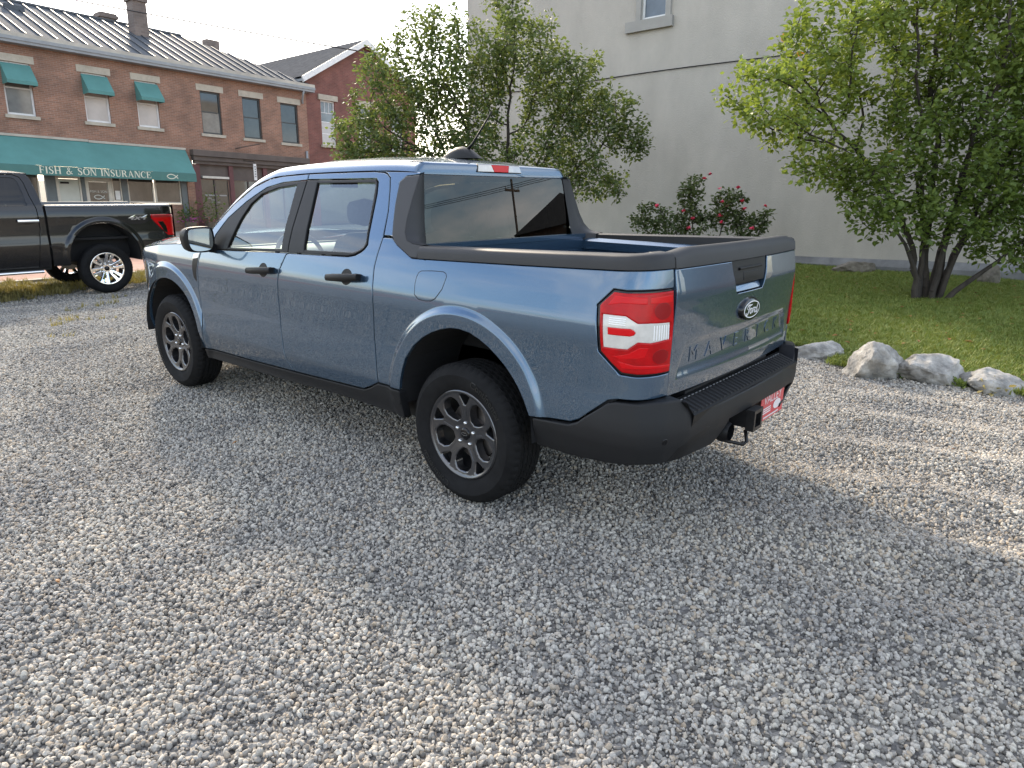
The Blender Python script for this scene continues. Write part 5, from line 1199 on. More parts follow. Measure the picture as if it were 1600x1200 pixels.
for i in range(14):
    bm = bmesh.new(); bmesh.ops.create_icosphere(bm, subdivisions=2 if i < 8 else 1, radius=1.)
    sc = np.array([1., RNG.uniform(.62, .95), RNG.uniform(.45, .75)]); cuts = [(RNG.normal(size=3), RNG.uniform(.60, .85)) for _ in range(6)]
    V = []
    for v in bm.verts:
        p = np.array(v.co)
        for n, d in cuts:
            n = n/np.linalg.norm(n); q = p@n
            if q > d: p = p-n*(q-d)*.9
        p = p*(1+.06*math.sin(5*p[0]+i)*math.sin(4*p[1]+2*i)); V.append(p*sc)
    F = [tuple(v.index for v in f.verts) for f in bm.faces]; bm.free(); rocks.append(raw('gravel_stone', V, F, SM, smooth=(i % 3 == 0)))
RC = proxy_coll('gravel_stone_shapes', rocks)
okg = lambda x, y, z: y > float(lawn_y(x))-.02 and x < 12.9
V, F, Z_ = cells(-4, 13, -5.6, 5.5, .125, okg, gz, .004)
dens = np.interp(Z_, [2, 5, 7, 10, 14], [8000, 7000, 4200, 1800, 700])
scatter('gravel_stones', V, F, RC, 3000, .0050, .0165, 3, attr=dens, power=1.9, label='loose pale grey crushed stone covering the lot', cat='gravel')
V, F, Z_ = cells(-4, 9, -5.2, 5.2, .125, lambda x, y, z: okg(x, y, z) and z < 8, gz, .010)
scatter('larger_gravel_stones', V, F, RC, 60, .012, .019, 21, label='larger stones lying among the crushed gravel', cat='gravel')

# ---- grass
def leafmat(name, c0, c1, trans=.35, rough=.55):
    m = bpy.data.materials.new(name); m.use_nodes = True; t = m.node_tree; N = t.nodes; L = t.links; N.clear(); o = N.new('ShaderNodeOutputMaterial')
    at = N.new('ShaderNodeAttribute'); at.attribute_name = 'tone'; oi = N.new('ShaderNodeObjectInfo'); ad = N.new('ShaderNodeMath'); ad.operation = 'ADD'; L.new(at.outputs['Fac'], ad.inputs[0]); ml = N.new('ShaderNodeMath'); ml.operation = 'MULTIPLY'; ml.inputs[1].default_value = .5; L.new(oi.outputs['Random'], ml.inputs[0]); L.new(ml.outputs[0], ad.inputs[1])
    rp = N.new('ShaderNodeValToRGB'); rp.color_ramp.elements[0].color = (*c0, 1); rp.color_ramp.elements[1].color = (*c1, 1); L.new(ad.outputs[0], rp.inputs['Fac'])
    df = N.new('ShaderNodeBsdfPrincipled'); df.inputs['Roughness'].default_value = rough; df.inputs['Specular IOR Level'].default_value = .35; L.new(rp.outputs[0], df.inputs['Base Color'])
    tl = N.new('ShaderNodeBsdfTranslucent'); br = N.new('ShaderNodeMix'); br.data_type = 'RGBA'; br.blend_type = 'MULTIPLY'; br.inputs['Factor'].default_value = 1.; br.inputs['B'].default_value = (1.3, 1.25, .75, 1); L.new(rp.outputs[0], br.inputs['A']); L.new(br.outputs['Result'], tl.inputs['Color'])
    mx = N.new('ShaderNodeMixShader'); mx.inputs[0].default_value = trans; L.new(df.outputs[0], mx.inputs[1]); L.new(tl.outputs[0], mx.inputs[2]); L.new(mx.outputs[0], o.inputs[0]); return m
grass_m = leafmat('lawn_grass_blades', (.125, .185, .036), (.33, .325, .09), .28)
weed_m = leafmat('dry_weed_blades', (.20, .18, .06), (.42, .34, .15), .25)
def tuft(nb, h, spread, mat, wd=.0045):
    V = []; F = []
    for k in range(nb):
        a = RNG.uniform(0, 6.28); x, y = RNG.normal(0, spread, 2); hh = h*RNG.uniform(.5, 1.15); ln = RNG.uniform(.15, .8)*hh; ca, sa = math.cos(a), math.sin(a); w_ = wd*RNG.uniform(.7, 1.3); i = len(V)
        for t, ww in ((0, 1), (.5, .8), (1, .12)):
            cx, cy, cz = x+ca*ln*t*t, y+sa*ln*t*t, hh*t*(1-.15*t)
            V += [(cx-sa*w_*ww, cy+ca*w_*ww, cz), (cx+sa*w_*ww, cy-ca*w_*ww, cz)]
        F += [(i, i+1, i+3, i+2), (i+2, i+3, i+5, i+4)]
    return raw('grass_tuft', V, F, mat)
GC1 = proxy_coll('grass_tuft_shapes', [tuft(12, .065, .022, grass_m) for _ in range(7)])
GC2 = proxy_coll('weed_tuft_shapes', [tuft(12, .11, .03, weed_m, .005) for _ in range(5)])
lz = lambda x, y: gz(x, y)+.022
V, F, Z_ = cells(-8, 12, -12.2, -3.3, .3, lambda x, y, z: y < float(lawn_y(x))-.02 and y > -12.15, lz)
scatter('lawn_grass', V, F, GC1, 1150, .55, 1.15, 5, upright=True, label='short green lawn grass between the stucco wall and the boulders', cat='grass', attr=np.interp(Z_, [4, 8, 14], [1700, 1100, 650]))
V, F, Z_ = cells(9.8, 13.4, -12, 6, .3, lambda x, y, z: (math.sin(x*2.3+y*.9)+math.sin(y*1.7-x)+RNG.normal(0, .6)) > np.interp(x, [9.8, 11, 12], [1.3, .2, -1.2]), gz)
scatter('verge_grass', V, F, GC2, 130, .7, 1.5, 8, upright=True, label='dry yellow-green verge grass by the street beside the black truck', cat='grass')
V, F, Z_ = cells(5.2, 9.9, -4, 4.5, .22, lambda x, y, z: (math.sin(x*3.1+y*1.3)*math.sin(y*2.7-x*1.1)+RNG.normal(0, .35)) > np.interp(x, [5, 7.5, 9.8], [1.25, .75, .85]), gz)
scatter('gravel_weeds', V, F, GC2, 55, .35, .9, 12, upright=True, label='sparse weeds sprouting through the gravel near the black truck', cat='weeds')
leaf_dry = leafmat('fallen_leaf_brown', (.20, .075, .025), (.46, .27, .09), .2)
def dry_leaf():
    L_ = .035; V = [(-L_, 0, 0), (-.3*L_, .42*L_, .010), (.5*L_, .34*L_, .014), (L_, 0, .004), (.5*L_, -.36*L_, .012), (-.3*L_, -.4*L_, .008)]
    return raw('dry_leaf', V, [(0, 5, 2, 1), (5, 4, 3, 2)], leaf_dry)
LC = proxy_coll('dry_leaf_shapes', [dry_leaf() for _ in range(2)])
V, F, Z_ = cells(-6, 6, -11.5, -3.5, .4, lambda x, y, z: y < float(lawn_y(x)), lambda x, y: gz(x, y)+.055)
scatter('fallen_leaves', V, F, LC, 6.5, .5, 1.35, 31, upright=True, label='scattered small brown leaves fallen on the lawn', cat='leaves')

V, F, Z_ = cells(-4, 7, -4.2, 4.5, .5, lambda x, y, z: y > float(lawn_y(x)) and not (-1.1 < x < 3.9 and abs(y) < 1.0), lambda x, y: gz(x, y)+.03)
scatter('stray_leaves', V, F, LC, .35, .3, .6, 44, upright=True, label='few stray brown leaf scraps lying on the gravel', cat='leaves')
# ------------------------------------------------------------------ boulders
bould_m = pm('weathered_limestone', (.42, .41, .38), rough=.92, noise=(5., .30, 1.35), bump=(14., .9, .03), ramp=((.07, .068, .062), (.52, .50, .46)))
def boulder(name, p, sz, rz, seed, label, group='boulders edging the lawn', mat=None, tilt=0., peak=0.):
    r = np.random.default_rng(seed); bm = bmesh.new(); bmesh.ops.create_icosphere(bm, subdivisions=5, radius=1.)
    cuts = [(r.normal(size=3)*np.array([1, 1, .8]), r.uniform(.55, .85)) for _ in range(13)]; ph = r.uniform(0, 6, 12)
    V = []
    for v in bm.verts:
        q = np.array(v.co); q = np.sign(q)*np.abs(q)**.8
        for n, d in cuts:
            n = n/np.linalg.norm(n); k = q@n
            if k > d: q = q-n*(k-d)*.92
        f = 1+.07*math.sin(3.1*q[0]+ph[0])*math.sin(3.7*q[1]+ph[1])+.05*math.sin(7*q[0]+ph[2]+3*q[2])*math.sin(8*q[1]+ph[3])+.03*math.sin(15*q[2]+ph[4])*math.sin(17*q[0]+ph[5])+.016*math.sin(31*q[1]+ph[6]+9*q[0])*math.sin(29*q[2]+ph[7])+r.normal(0, .006)
        q = q*f; q[2] += peak*max(0, -q[0])*.5*(q[2] > 0); q = q*np.array(sz)
        V.append(q+np.array([0, 0, sz[2]*.42]))
    F = [tuple(v.index for v in f.verts) for f in bm.faces]; bm.free()
    o = mk(name, V, F, mat or bould_m, smooth=True); o.location = p; o.rotation_euler = (0, tilt, rz); autosmooth(o, 38); tag(o, label, 'boulder', group); return o
RZ = math.atan2(CR[1], CR[0])   # along the picture's width
def gp(u, v):
    d = CF+CR*(u-800)/FPX-CU*(v-600)/FPX; t = -CAM[2]/d[2]; q = CAM+t*d; return np.array([q[0], q[1], float(gz(q[0], q[1]))])
q = gp(1283, 560); boulder('boulder', q+np.array([.03, -.08, -.02]), (.32, .16, .13), RZ, 2, 'long flat grey boulder nearest the truck tailgate, low in the gravel')
q = gp(1365, 588); boulder('boulder', q+np.array([.05, -.10, -.02]), (.31, .24, .25), RZ, 31, 'tallest whitish boulder, pitted with dark spots, second from the truck', peak=.55)
q = gp(1463, 600); boulder('boulder', q+np.array([.05, -.10, -.02]), (.29, .21, .175), RZ+.1, 9, 'smooth-faced pale boulder between the tall pitted one and the rightmost one')
q = gp(1566, 612); boulder('boulder', q+np.array([.05, -.10, -.03]), (.27, .20, .150), RZ-.1, 14, 'rightmost whitish boulder at the picture edge with weeds in front')
q = gp(1670, 625); boulder('boulder', q+np.array([.05, -.10, -.03]), (.26, .20, .15), RZ, 17, 'boulder cut off by the right picture edge')
rk2 = pm('mossy_field_stone', (.17, .15, .12), rough=.95, noise=(6., .5, 1.4), bump=(14., .8, .02))
q = gp(1338, 430); boulder('boulder', q, (.48, .22, .17), RZ, 23, 'long brown mossy stone lying against the foot of the stucco wall', mat=rk2)
q = gp(1545, 450); boulder('boulder', q, (.18, .16, .24), RZ, 27, 'short brown upright stone right of the tree trunks by the wall', mat=rk2)

# ------------------------------------------------------------------ trees and shrubs
bark = pm('grey_brown_bark', (.045, .037, .030), rough=.95, noise=(9., .6, 1.5), bump=(20., .8, .02), stretch=(1, 1, .3))
def colonize(roots, attr, step, infl, kill, maxit=140, seed=0, up=.12):
    """space-colonisation skeleton -> nodes, parents"""
    r = np.random.default_rng(seed); P = []; par = []
    for line in roots:
        for k, p in enumerate(line): P.append(np.array(p, float)); par.append(-1 if k == 0 else len(P)-2)
    A = np.array(attr, float); alive = np.ones(len(A), bool)
    nd = np.full(len(A), 1e9); ni = np.zeros(len(A), int)
    def upd(i0):
        for i in range(i0, len(P)):
            d = np.linalg.norm(A-P[i], axis=1); m = d < nd; nd[m] = d[m]; ni[m] = i
    upd(0)
    for it in range(maxit):
        m = alive & (nd < infl)
        if not m.any():
            m = alive.copy()
            if not m.any(): break
            j = np.argmin(np.where(alive, nd, 1e9)); m = np.zeros(len(A), bool); m[j] = True
        i0 = len(P)
        for n in np.unique(ni[m]):
            v = A[m & (ni == n)]-P[n]; v = (v/np.linalg.norm(v, axis=1)[:, None]).mean(0)+r.normal(0, .10, 3)+np.array([0, 0, up*.3]); v /= np.linalg.norm(v)+1e-9
            P.append(P[n]+v*step); par.append(int(n))
        upd(i0); alive &= nd > kill
    return np.array(P), np.array(par)
def skeleton_mesh(P, par, rtip, rexp, rmax, sides=6, minr=None):
    n = len(P); ch = [[] for _ in range(n)]
    for i, p in enumerate(par):
        if p >= 0: ch[p].append(i)
    rad = np.zeros(n)
    for i in range(n-1, -1, -1):
        rad[i] = rtip if not ch[i] else min(rmax, sum(rad[c]**rexp for c in ch[i])**(1/rexp))
    if minr is not None: rad[:len(minr)] = np.maximum(rad[:len(minr)], minr)
    V = []; F = []
    def ringat(p, t, r_):
        a = np.cross(t, [0, 0, 1.] if abs(t[2]) < .9 else [1., 0, 0]); a /= np.linalg.norm(a)+1e-9; b = np.cross(t, a); k = len(V)
        for j in range(sides): th = 2*math.pi*j/sides; V.append(p+r_*(math.cos(th)*a+math.sin(th)*b))
        return k
    for i, p in enumerate(par):
        if p < 0: continue
        t = P[i]-P[p]; t = t/(np.linalg.norm(t)+1e-9); s_ = 3 if rad[i] < rtip*2.2 else sides
        k0 = ringat(P[p], t, min(rad[p], max(rad[i]*1.35, minr[p] if minr is not None and p < len(minr) and i < len(minr) else 0))); k1 = ringat(P[i], t, rad[i])
        F += [(k0+j, k0+(j+1) % sides, k1+(j+1) % sides, k1+j) for j in range(sides)]
    return V, F, rad, ch
def leaves(name, C, D, size, mat, parent, seed, per=1, droop=.2, tone=None, flat=.6, shape=None):
    """leaf blades: C positions, folded 6-vertex leaves with a 'tone' attribute"""
    r = np.random.default_rng(seed); n = len(C); C = np.asarray(C)
    d = r.normal(size=(n, 3)); d[:, 2] = d[:, 2]*.5-droop; d += np.asarray(D)*.8; d /= np.linalg.norm(d, axis=1)[:, None]
    up = r.normal(0, flat, (n, 3)); up[:, 2] += 1.; s = np.cross(d, up); s /= np.linalg.norm(s, axis=1)[:, None]+1e-9; nn = np.cross(s, d)
    L_ = size*r.uniform(.65, 1.25, n)[:, None]; W_ = L_*.30
    v0 = C; v1 = C+d*L_*.35+s*W_+nn*L_*.05; v2 = C+d*L_*.75+s*W_*.75+nn*L_*.04; v3 = C+d*L_-nn*L_*.06; v4 = C+d*L_*.75-s*W_*.75+nn*L_*.04; v5 = C+d*L_*.35-s*W_+nn*L_*.05
    V = np.stack([v0, v1, v2, v3, v4, v5], 1).reshape(-1, 3); b = np.arange(n)*6
    F = np.concatenate([np.stack([b, b+1, b+2, b+3], 1), np.stack([b, b+3, b+4, b+5], 1)])
    me = bpy.data.meshes.new(name); me.from_pydata(V.tolist(), [], F.tolist()); me.update(); me.materials.append(mat)
    tv = np.clip((tone if tone is not None else np.zeros(n)+.25)+r.normal(0, .12, n), 0, 1); a = me.attributes.new('tone', 'FLOAT', 'POINT'); a.data.foreach_set('value', np.repeat(tv, 6).astype(np.float32))
    o = bpy.data.objects.new(name, me); COL.objects.link(o); o.parent = parent; o['kind'] = 'stuff'; return o
AX, AY = np.array([CR[0], CR[1], 0.]), np.array([CF[0], CF[1], 0.]); AX /= np.linalg.norm(AX); AY /= np.linalg.norm(AY)
def ell_points(base, ells, r):
    out_ = []; tn = []
    for (a, b, z, ra, rb, rz, n, t) in ells:
        k = 0
        while k < n:
            q = r.uniform(-1, 1, 3)
            if q@q > 1 or q@q < .12*r.random(): continue
            p = base+AX*(a+ra*q[0])+AY*(b+rb*q[1])+np.array([0, 0, z+rz*q[2]])
            if p[2] < .25: continue
            out_.append(p); tn.append(t); k += 1
    return np.array(out_), np.array(tn)
def stems(specs, step, seed):
    """specs: (root a, root b, tip a, tip b, tip z, bow)"""
    r = np.random.default_rng(seed); out_ = []
    for (a0, b0, a1, b1, z1, bow) in specs:
        p0 = AX*a0+AY*b0; p1 = AX*a1+AY*b1+np.array([0, 0, z1]); n = max(3, int(np.linalg.norm(p1-p0)/step)); ln = []
        for t in np.linspace(0, 1, n): ln.append(p0+(p1-p0)*t+(AX*(a1-a0))*(-bow*math.sin(math.pi*t))+r.normal(0, .012, 3)*(t > 0))
        out_.append(ln)
    return out_
def tree(name, base, stems, ells, label, mat, leafsize, perleaf, seed, rtip=.005, rmax=.11, step=.16, infl=.9, kill=.22, rexp=2.3, twig=.22, cat='tree', group=None, dense=1., yellow=None, base_r=.03):
    r = np.random.default_rng(seed); T = empty(name, base); tag(T, label, cat, group)
    A, tn = ell_points(np.zeros(3), ells, r)
    P, par = colonize(stems, A, step, infl, kill, seed=seed)
    minr = np.concatenate([np.linspace(base_r, base_r*.35, len(l)) for l in stems])
    V, F, rad, ch = skeleton_mesh(P, par, rtip, rexp, rmax, minr=minr)
    mk('trunk', V, F, bark, T, smooth=True)
    # leaves along tip twigs
    C = []; D = []; tone = []
    tips = [i for i in range(len(P)) if par[i] >= 0 and rad[i] < rtip*2.9]
    from_n = {}
    for i in tips:
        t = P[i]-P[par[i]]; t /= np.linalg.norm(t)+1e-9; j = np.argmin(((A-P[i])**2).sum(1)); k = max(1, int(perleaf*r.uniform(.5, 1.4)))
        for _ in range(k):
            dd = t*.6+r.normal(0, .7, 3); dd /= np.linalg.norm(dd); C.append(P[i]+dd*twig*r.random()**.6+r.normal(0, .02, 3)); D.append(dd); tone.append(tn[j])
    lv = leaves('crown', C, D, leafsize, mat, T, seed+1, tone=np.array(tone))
    if yellow:
        idx = r.choice(len(C), yellow, replace=False); leaves('yellowed_leaves', np.array(C)[idx]+r.normal(0, .03, (yellow, 3)), np.array(D)[idx], leafsize*1.25, leafmat('orange_leaf', (.55, .20, .03), (.62, .30, .06), .25), T, seed+2)
    return T
leaf_a = leafmat('shrub_tree_leaf', (.038, .085, .024), (.205, .265, .058), .40, .5)
leaf_b = leafmat('honeysuckle_leaf', (.055, .095, .036), (.22, .26, .085), .46, .5)
tb = gp(1447, 474)
E1 = [(-2.35, .1, 2.75, .95, .8, .60, 130, .62), (-1.35, .1, 3.45, 1.1, .9, .85, 150, .50), (-.35, .0, 4.3, 1.2, 1., .9, 140, .40), (.9, .1, 4.1, 1.4, 1.1, 1.1, 190, .30), (.1, 0, 3.2, 1.2, 1., .9, 160, .28), (1.5, 0, 3.1, 1.2, 1., 1., 150, .22), (.15, -.1, 2.2, 1.15, .9, .75, 170, .12), (-.55, 0, 2.55, .8, .8, .6, 110, .2), (.5, -.2, 1.6, .8, .7, .5, 80, .1), (2.2, 0, 4.3, 1.2, .9, 1., 120, .25), (-.95, -.1, 1.75, .75, .7, .60, 90, .20), (-1.75, 0, 1.9, .6, .5, .25, 30, .45), (1.35, -.1, 1.9, 1., .8, .8, 120, .18), (.95, -.3, 1.05, .8, .6, .5, 100, .15), (-.6, -.2, 1.2, .75, .5, .4, 70, .18), (.1, -.4, 1.35, .6, .4, .4, 60, .12), (2.3, 0, 2.6, .9, .8, 1.2, 90, .25), (0, 0, 5.2, 1.4, 1., .6, 80, .35)]  # lobe tones: sun put into upper left leaves, shade into low centre
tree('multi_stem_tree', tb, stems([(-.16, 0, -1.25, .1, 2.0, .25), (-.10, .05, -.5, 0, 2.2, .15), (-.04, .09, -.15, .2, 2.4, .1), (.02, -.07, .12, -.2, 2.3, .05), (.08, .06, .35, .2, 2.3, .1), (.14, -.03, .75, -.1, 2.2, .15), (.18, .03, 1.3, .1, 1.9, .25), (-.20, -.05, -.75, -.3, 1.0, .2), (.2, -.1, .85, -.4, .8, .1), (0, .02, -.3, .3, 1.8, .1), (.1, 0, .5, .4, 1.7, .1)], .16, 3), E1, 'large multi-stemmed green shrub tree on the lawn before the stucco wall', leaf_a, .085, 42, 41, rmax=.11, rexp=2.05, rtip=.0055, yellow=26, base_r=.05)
mbp = gp(800, 418); mbp[2] = float(gz(mbp[0], mbp[1]))
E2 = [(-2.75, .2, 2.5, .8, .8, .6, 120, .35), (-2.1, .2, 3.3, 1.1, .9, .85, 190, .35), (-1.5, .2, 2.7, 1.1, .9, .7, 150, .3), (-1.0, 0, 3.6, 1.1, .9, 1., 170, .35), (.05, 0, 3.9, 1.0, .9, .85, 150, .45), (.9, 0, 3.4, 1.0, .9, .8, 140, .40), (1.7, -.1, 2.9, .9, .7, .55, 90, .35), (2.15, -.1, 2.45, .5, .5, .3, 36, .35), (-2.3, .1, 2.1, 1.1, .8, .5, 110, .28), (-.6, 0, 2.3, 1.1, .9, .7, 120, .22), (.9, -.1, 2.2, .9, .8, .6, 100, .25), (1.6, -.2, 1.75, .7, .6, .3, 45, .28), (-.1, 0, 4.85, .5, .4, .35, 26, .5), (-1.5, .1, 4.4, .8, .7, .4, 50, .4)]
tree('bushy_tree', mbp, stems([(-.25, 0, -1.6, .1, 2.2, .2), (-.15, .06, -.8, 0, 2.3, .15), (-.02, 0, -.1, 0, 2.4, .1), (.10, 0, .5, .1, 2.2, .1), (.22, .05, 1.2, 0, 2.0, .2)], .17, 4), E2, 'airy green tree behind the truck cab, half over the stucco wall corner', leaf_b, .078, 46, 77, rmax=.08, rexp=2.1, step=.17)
# rose bush
rose_leaf = leafmat('rose_leaf', (.040, .072, .030), (.16, .19, .07), .28, .5)
rose_m = pm('rose_petal', (.70, .06, .13), rough=.6, noise=(20., .7, 1.3))
rb = gp(1090, 424)
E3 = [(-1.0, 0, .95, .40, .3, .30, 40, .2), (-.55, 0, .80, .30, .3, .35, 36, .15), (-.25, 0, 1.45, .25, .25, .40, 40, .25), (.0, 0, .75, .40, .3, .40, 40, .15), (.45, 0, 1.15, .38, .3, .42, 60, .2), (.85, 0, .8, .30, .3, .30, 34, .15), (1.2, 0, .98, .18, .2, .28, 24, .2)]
RB = tree('rose_bush', rb, stems([(-.3, 0, -.9, 0, .6, .1), (-.2, 0, -.4, 0, .6, .1), (-.05, 0, -.2, 0, .9, .1), (.05, 0, .1, 0, .5, .1), (.2, 0, .4, 0, .8, .1), (.3, 0, .8, 0, .55, .1), (.35, 0, 1.1, 0, .6, .1)], .09, 5), E3, 'red-flowered rose bush by the stucco wall beyond the truck bed', rose_leaf, .075, 26, 5, rtip=.004, base_r=.012, rmax=.02, step=.09, infl=.5, kill=.12, twig=.10, cat='bush')
r5 = np.random.default_rng(8)
for (a, z) in ((-.10, 1.72), (-.02, 1.80), (-.42, 1.12), (-.28, .80), (-.24, .98), (.28, 1.30), (.42, 1.22), (.55, 1.56), (.30, 1.05), (.28, .92), (.68, 1.32), (.72, 1.18), (1.12, 1.24), (.88, .82), (-.95, 1.2), (.22, 1.55)):
    b = MB(); c0 = AX*a*1.0+AY*(-.22+r5.normal(0, .05))+np.array([0, 0, z])
    for k in range(9):
        t1 = r5.uniform(0, 6.28); el = r5.uniform(-.2, 1.2); d = np.array([math.cos(t1)*math.cos(el), math.sin(t1)*math.cos(el), math.sin(el)]); s_ = np.cross(d, [0, 0, 1.]); s_ /= np.linalg.norm(s_)+1e-9; R_ = .062*r5.uniform(.8, 1.2)
        b.add([c0, c0+d*R_*.6+s_*R_*.5, c0+d*R_*1.0, c0+d*R_*.6-s_*R_*.5], [(0, 1, 2, 3)])
    b.build('rose', rose_m, RB)
# small weeds by the boulders
weed_leaf = leafmat('weed_leaf', (.07, .14, .03), (.22, .26, .07), .3)
def weed(u, v, h, n, label, seed, mat=None):
    p = gp(u, v); T = empty('weed', p); tag(T, label, 'weed', 'weeds between the boulders'); r = np.random.default_rng(seed)
    C = [np.array([r.normal(0, h*.35), r.normal(0, h*.35), abs(r.normal(h*.35, h*.25))]) for _ in range(n)]
    o = leaves('leaf_clump', C, [(c[0], c[1], .6) for c in C], h*.42, mat or weed_leaf, T, seed, droop=-.2); return T
weed(1418, 586, .16, 170, 'green weed tuft between the tallest boulder and its right neighbour', 3)
weed(1498, 605, .08, 80, 'small green weed tuft right of the smooth-faced boulder', 4)
weed(1548, 612, .13, 40, 'straggly yellowish weed before the rightmost boulder', 6, weed_m)
weed(1330, 575, .09, 24, 'thin dry weed at the foot of the tallest boulder', 7, weed_m)
# potted plants before the shop
M4 = frame(BO, D1, D2, UPV)
def potted(u, y, label, seed, fl, h):
    p = M4 @ Vector((u, y, 0.)); T = empty('planter', p); tag(T, label, 'plant', 'planters before the shops'); b = MB(); b.lathe([(.001, .02), (.17, .02), (.24, .42), (.26, .46), (.22, .46), (.2, .40), (.001, .40)], 20, 'z'); b.build('pot', pm('weathered_planter', (.17, .14, .11), rough=.9, noise=(8., .7, 1.3)), T, smooth=True)
    r = np.random.default_rng(seed); C = [np.array([r.normal(0, .22), r.normal(0, .22), .45+abs(r.normal(h*.4, h*.3))]) for _ in range(220)]; leaves('foliage', C, [(c[0], c[1], .4) for c in C], .12, leaf_a, T, seed)
    C = [np.array([r.normal(0, .28), r.normal(0, .28), .42+abs(r.normal(0, .12))]) for _ in range(90)]; leaves('blossom', C, [(c[0], c[1], .4) for c in C], .09, fl, T, seed+1); return T
mag = pm('magenta_blossom', (.38, .05, .26), rough=.7, noise=(9., .7, 1.3)); 
potted(.62, -.55, 'planter with dark leaves and magenta blossom before the brick pier', 3, mag, .6)
potted(1.55, -.6, 'planter with a twiggy reddish shrub before the dark shop front', 5, pm('russet_twigs', (.30, .13, .10), rough=.8, noise=(9., .7, 1.3)), 1.3)
# ------------------------------------------------------------------ black pickup on the left
bpaint = pm('gloss_black_paint', (.005, .005, .006), rough=.25, spec=.3, coat=.7, coatr=.01, noise=(2., .9, 1.1))
BT = empty('pickup_truck', (11.46, -1.362, -.287), math.pi/2); tag(BT, 'black four-wheel-drive pickup truck parked by the street, cut off by the left edge', 'pickup truck')
BPLAN = [(-1.30, 0), (-1.29, .5), (-1.26, .80), (-1.18, .93), (-1.02, .985), (-.7, 1.0), (3.9, 1.0), (4.35, .96), (4.6, .82), (4.68, .5), (4.7, 0)]
BPR = [(-.2, -.06), (.45, -.055), (.60, -.025), (.80, -.004), (.85, 0), (.98, -.014), (1.15, -.012), (1.28, -.004), (1.36, -.014), (1.45, -.035), (1.60, -.085), (1.93, -.215), (2.3, -.4)]
BFL = [dict(x=0, z=.62, **flare(.58, .65, .028)), dict(x=3.69, z=.62, **flare(.58, .65, .028))]
BS = Side(BPLAN, BPR, BFL, fade=([-1.3, -1.0], [.3, 1.]))
def B1(s, z, off=0.): return BS(np.array([s]), np.array([z]), off)[0]
def bboth(o):
    c = copy_tree(o, o.parent); c.scale = (1, -1, 1); return c
BA = [(.545*math.cos(a), .62+.545*math.sin(a)) for a in np.linspace(math.radians(-10), math.radians(190), 30)]
BLAMP = [(-.80, 1.290), (-1.02, 1.288), (-1.26, 1.285), (-1.26, .915), (-1.08, .925), (-.97, 1.03), (-.86, 1.15), (-.80, 1.225)]
bo_ = [(.785, 1.425), (.785, .50), (.56, .50)]+BA+[(-.56, .52), (-.72, .53), (-.76, .79), (-1.10, .80), (-1.25, .80)]+[(-1.25, .912), (-1.08, .922), (-.965, 1.03), (-.855, 1.15), (-.795, 1.225), (-.795, 1.295), (-1.02, 1.293), (-1.25, 1.29), (-1.25, 1.405), (-1.12, 1.425)]
bsd = panel('bed_side', bo_, BS, bpaint, BT, gap=.003, grid=.05, step=.03, lines=[circ(0, .62, r) for r in (.565, .58, .60, .615, .63, .65)])
bsd2 = bsd.copy(); COL.objects.link(bsd2); bsd2.parent = BT; bsd2.scale = (1, -1, 1)
ffo = [(.665, 1.14), (.645, 1.255), (.615, 1.275), (.43, 1.278), (.385, 1.262), (.355, 1.225), (.39, 1.13), (.47, 1.06), (.60, 1.06), (.65, 1.09)]
panel('fuel_flap', ffo, BS, bpaint, bsd, off=.003, thick=.006, grid=.05, edge=.004, step=.02)
V, F = text2d('4x4', .155, .004, shear=.35, bold=.004)
mk('drive_badge', [B1(-.555-x*1.28, 1.205+y*.72, .004+z) for x, y, z in V], F, chrome, bsd)
rows = []
for s in np.r_[np.linspace(.78, -1.0, 12), np.linspace(-1.05, -1.20, 4)]:
    a = B1(s, 1.427, .004); rows.append([a, a+np.array([0, -.006, .022]), a+np.array([0, -.02, .030]), a+np.array([0, -.09, .030]), a+np.array([0, -.10, -.03])])
V, F = loft(rows); o = mk('bed_rail_cap', V, [f[::-1] for f in F], pm('pale_worn_rail', (.16, .16, .16), rough=.35), BT, smooth=False); autosmooth(o, 50); bboth(o)
lm = panel('tail_lamp', BLAMP, BS, redlens, BT, off=.004, gap=.003, thick=.03, grid=.04, edge=.01, step=.02)
panel('dark_lens', [(-.90, 1.17), (-1.0, 1.17), (-1.06, 1.08), (-1.08, .95), (-1.0, 1.0)], BS, gloss, lm, off=.007, thick=.004, grid=.05, edge=.008, step=.02)
panel('lens_bar', [(-.82, 1.235), (-.82, 1.275), (-1.24, 1.272), (-1.24, 1.235)], BS, pm('dark_red_bar', (.25, .006, .012), rough=.15, coat=1.), lm, off=.010, thick=.006, grid=.05, edge=.006, step=.02)
bboth(lm)
# tailgate, bumper, tub
mb = MB(); V, F = loft([[(-1.275, y, z) for z in (.80, 1.1, 1.40, 1.44)]+[(-1.20, y, 1.44), (-1.20, y, .8)] for y in (-.80, 0, .80)]); mb.add(V, F); mb.build('tailgate', bpaint, BT)
mb = MB(); V, F = loft([[(x, y, z) for x, z in ((-1.30, .78), (-1.36, .74), (-1.36, .60), (-1.28, .53), (-1.05, .53))] for y in (-.92, -.8, .8, .92)]); mb.add(V, F); mb.build('rear_bumper', bpaint, BT, smooth=True)
mb = MB(); mb.box((-1.2, -.75, .88), (.78, .75, .92)); mb.box((.76, -.9, .6), (.80, .9, 1.44)); mb.build('bed_floor', void, BT)
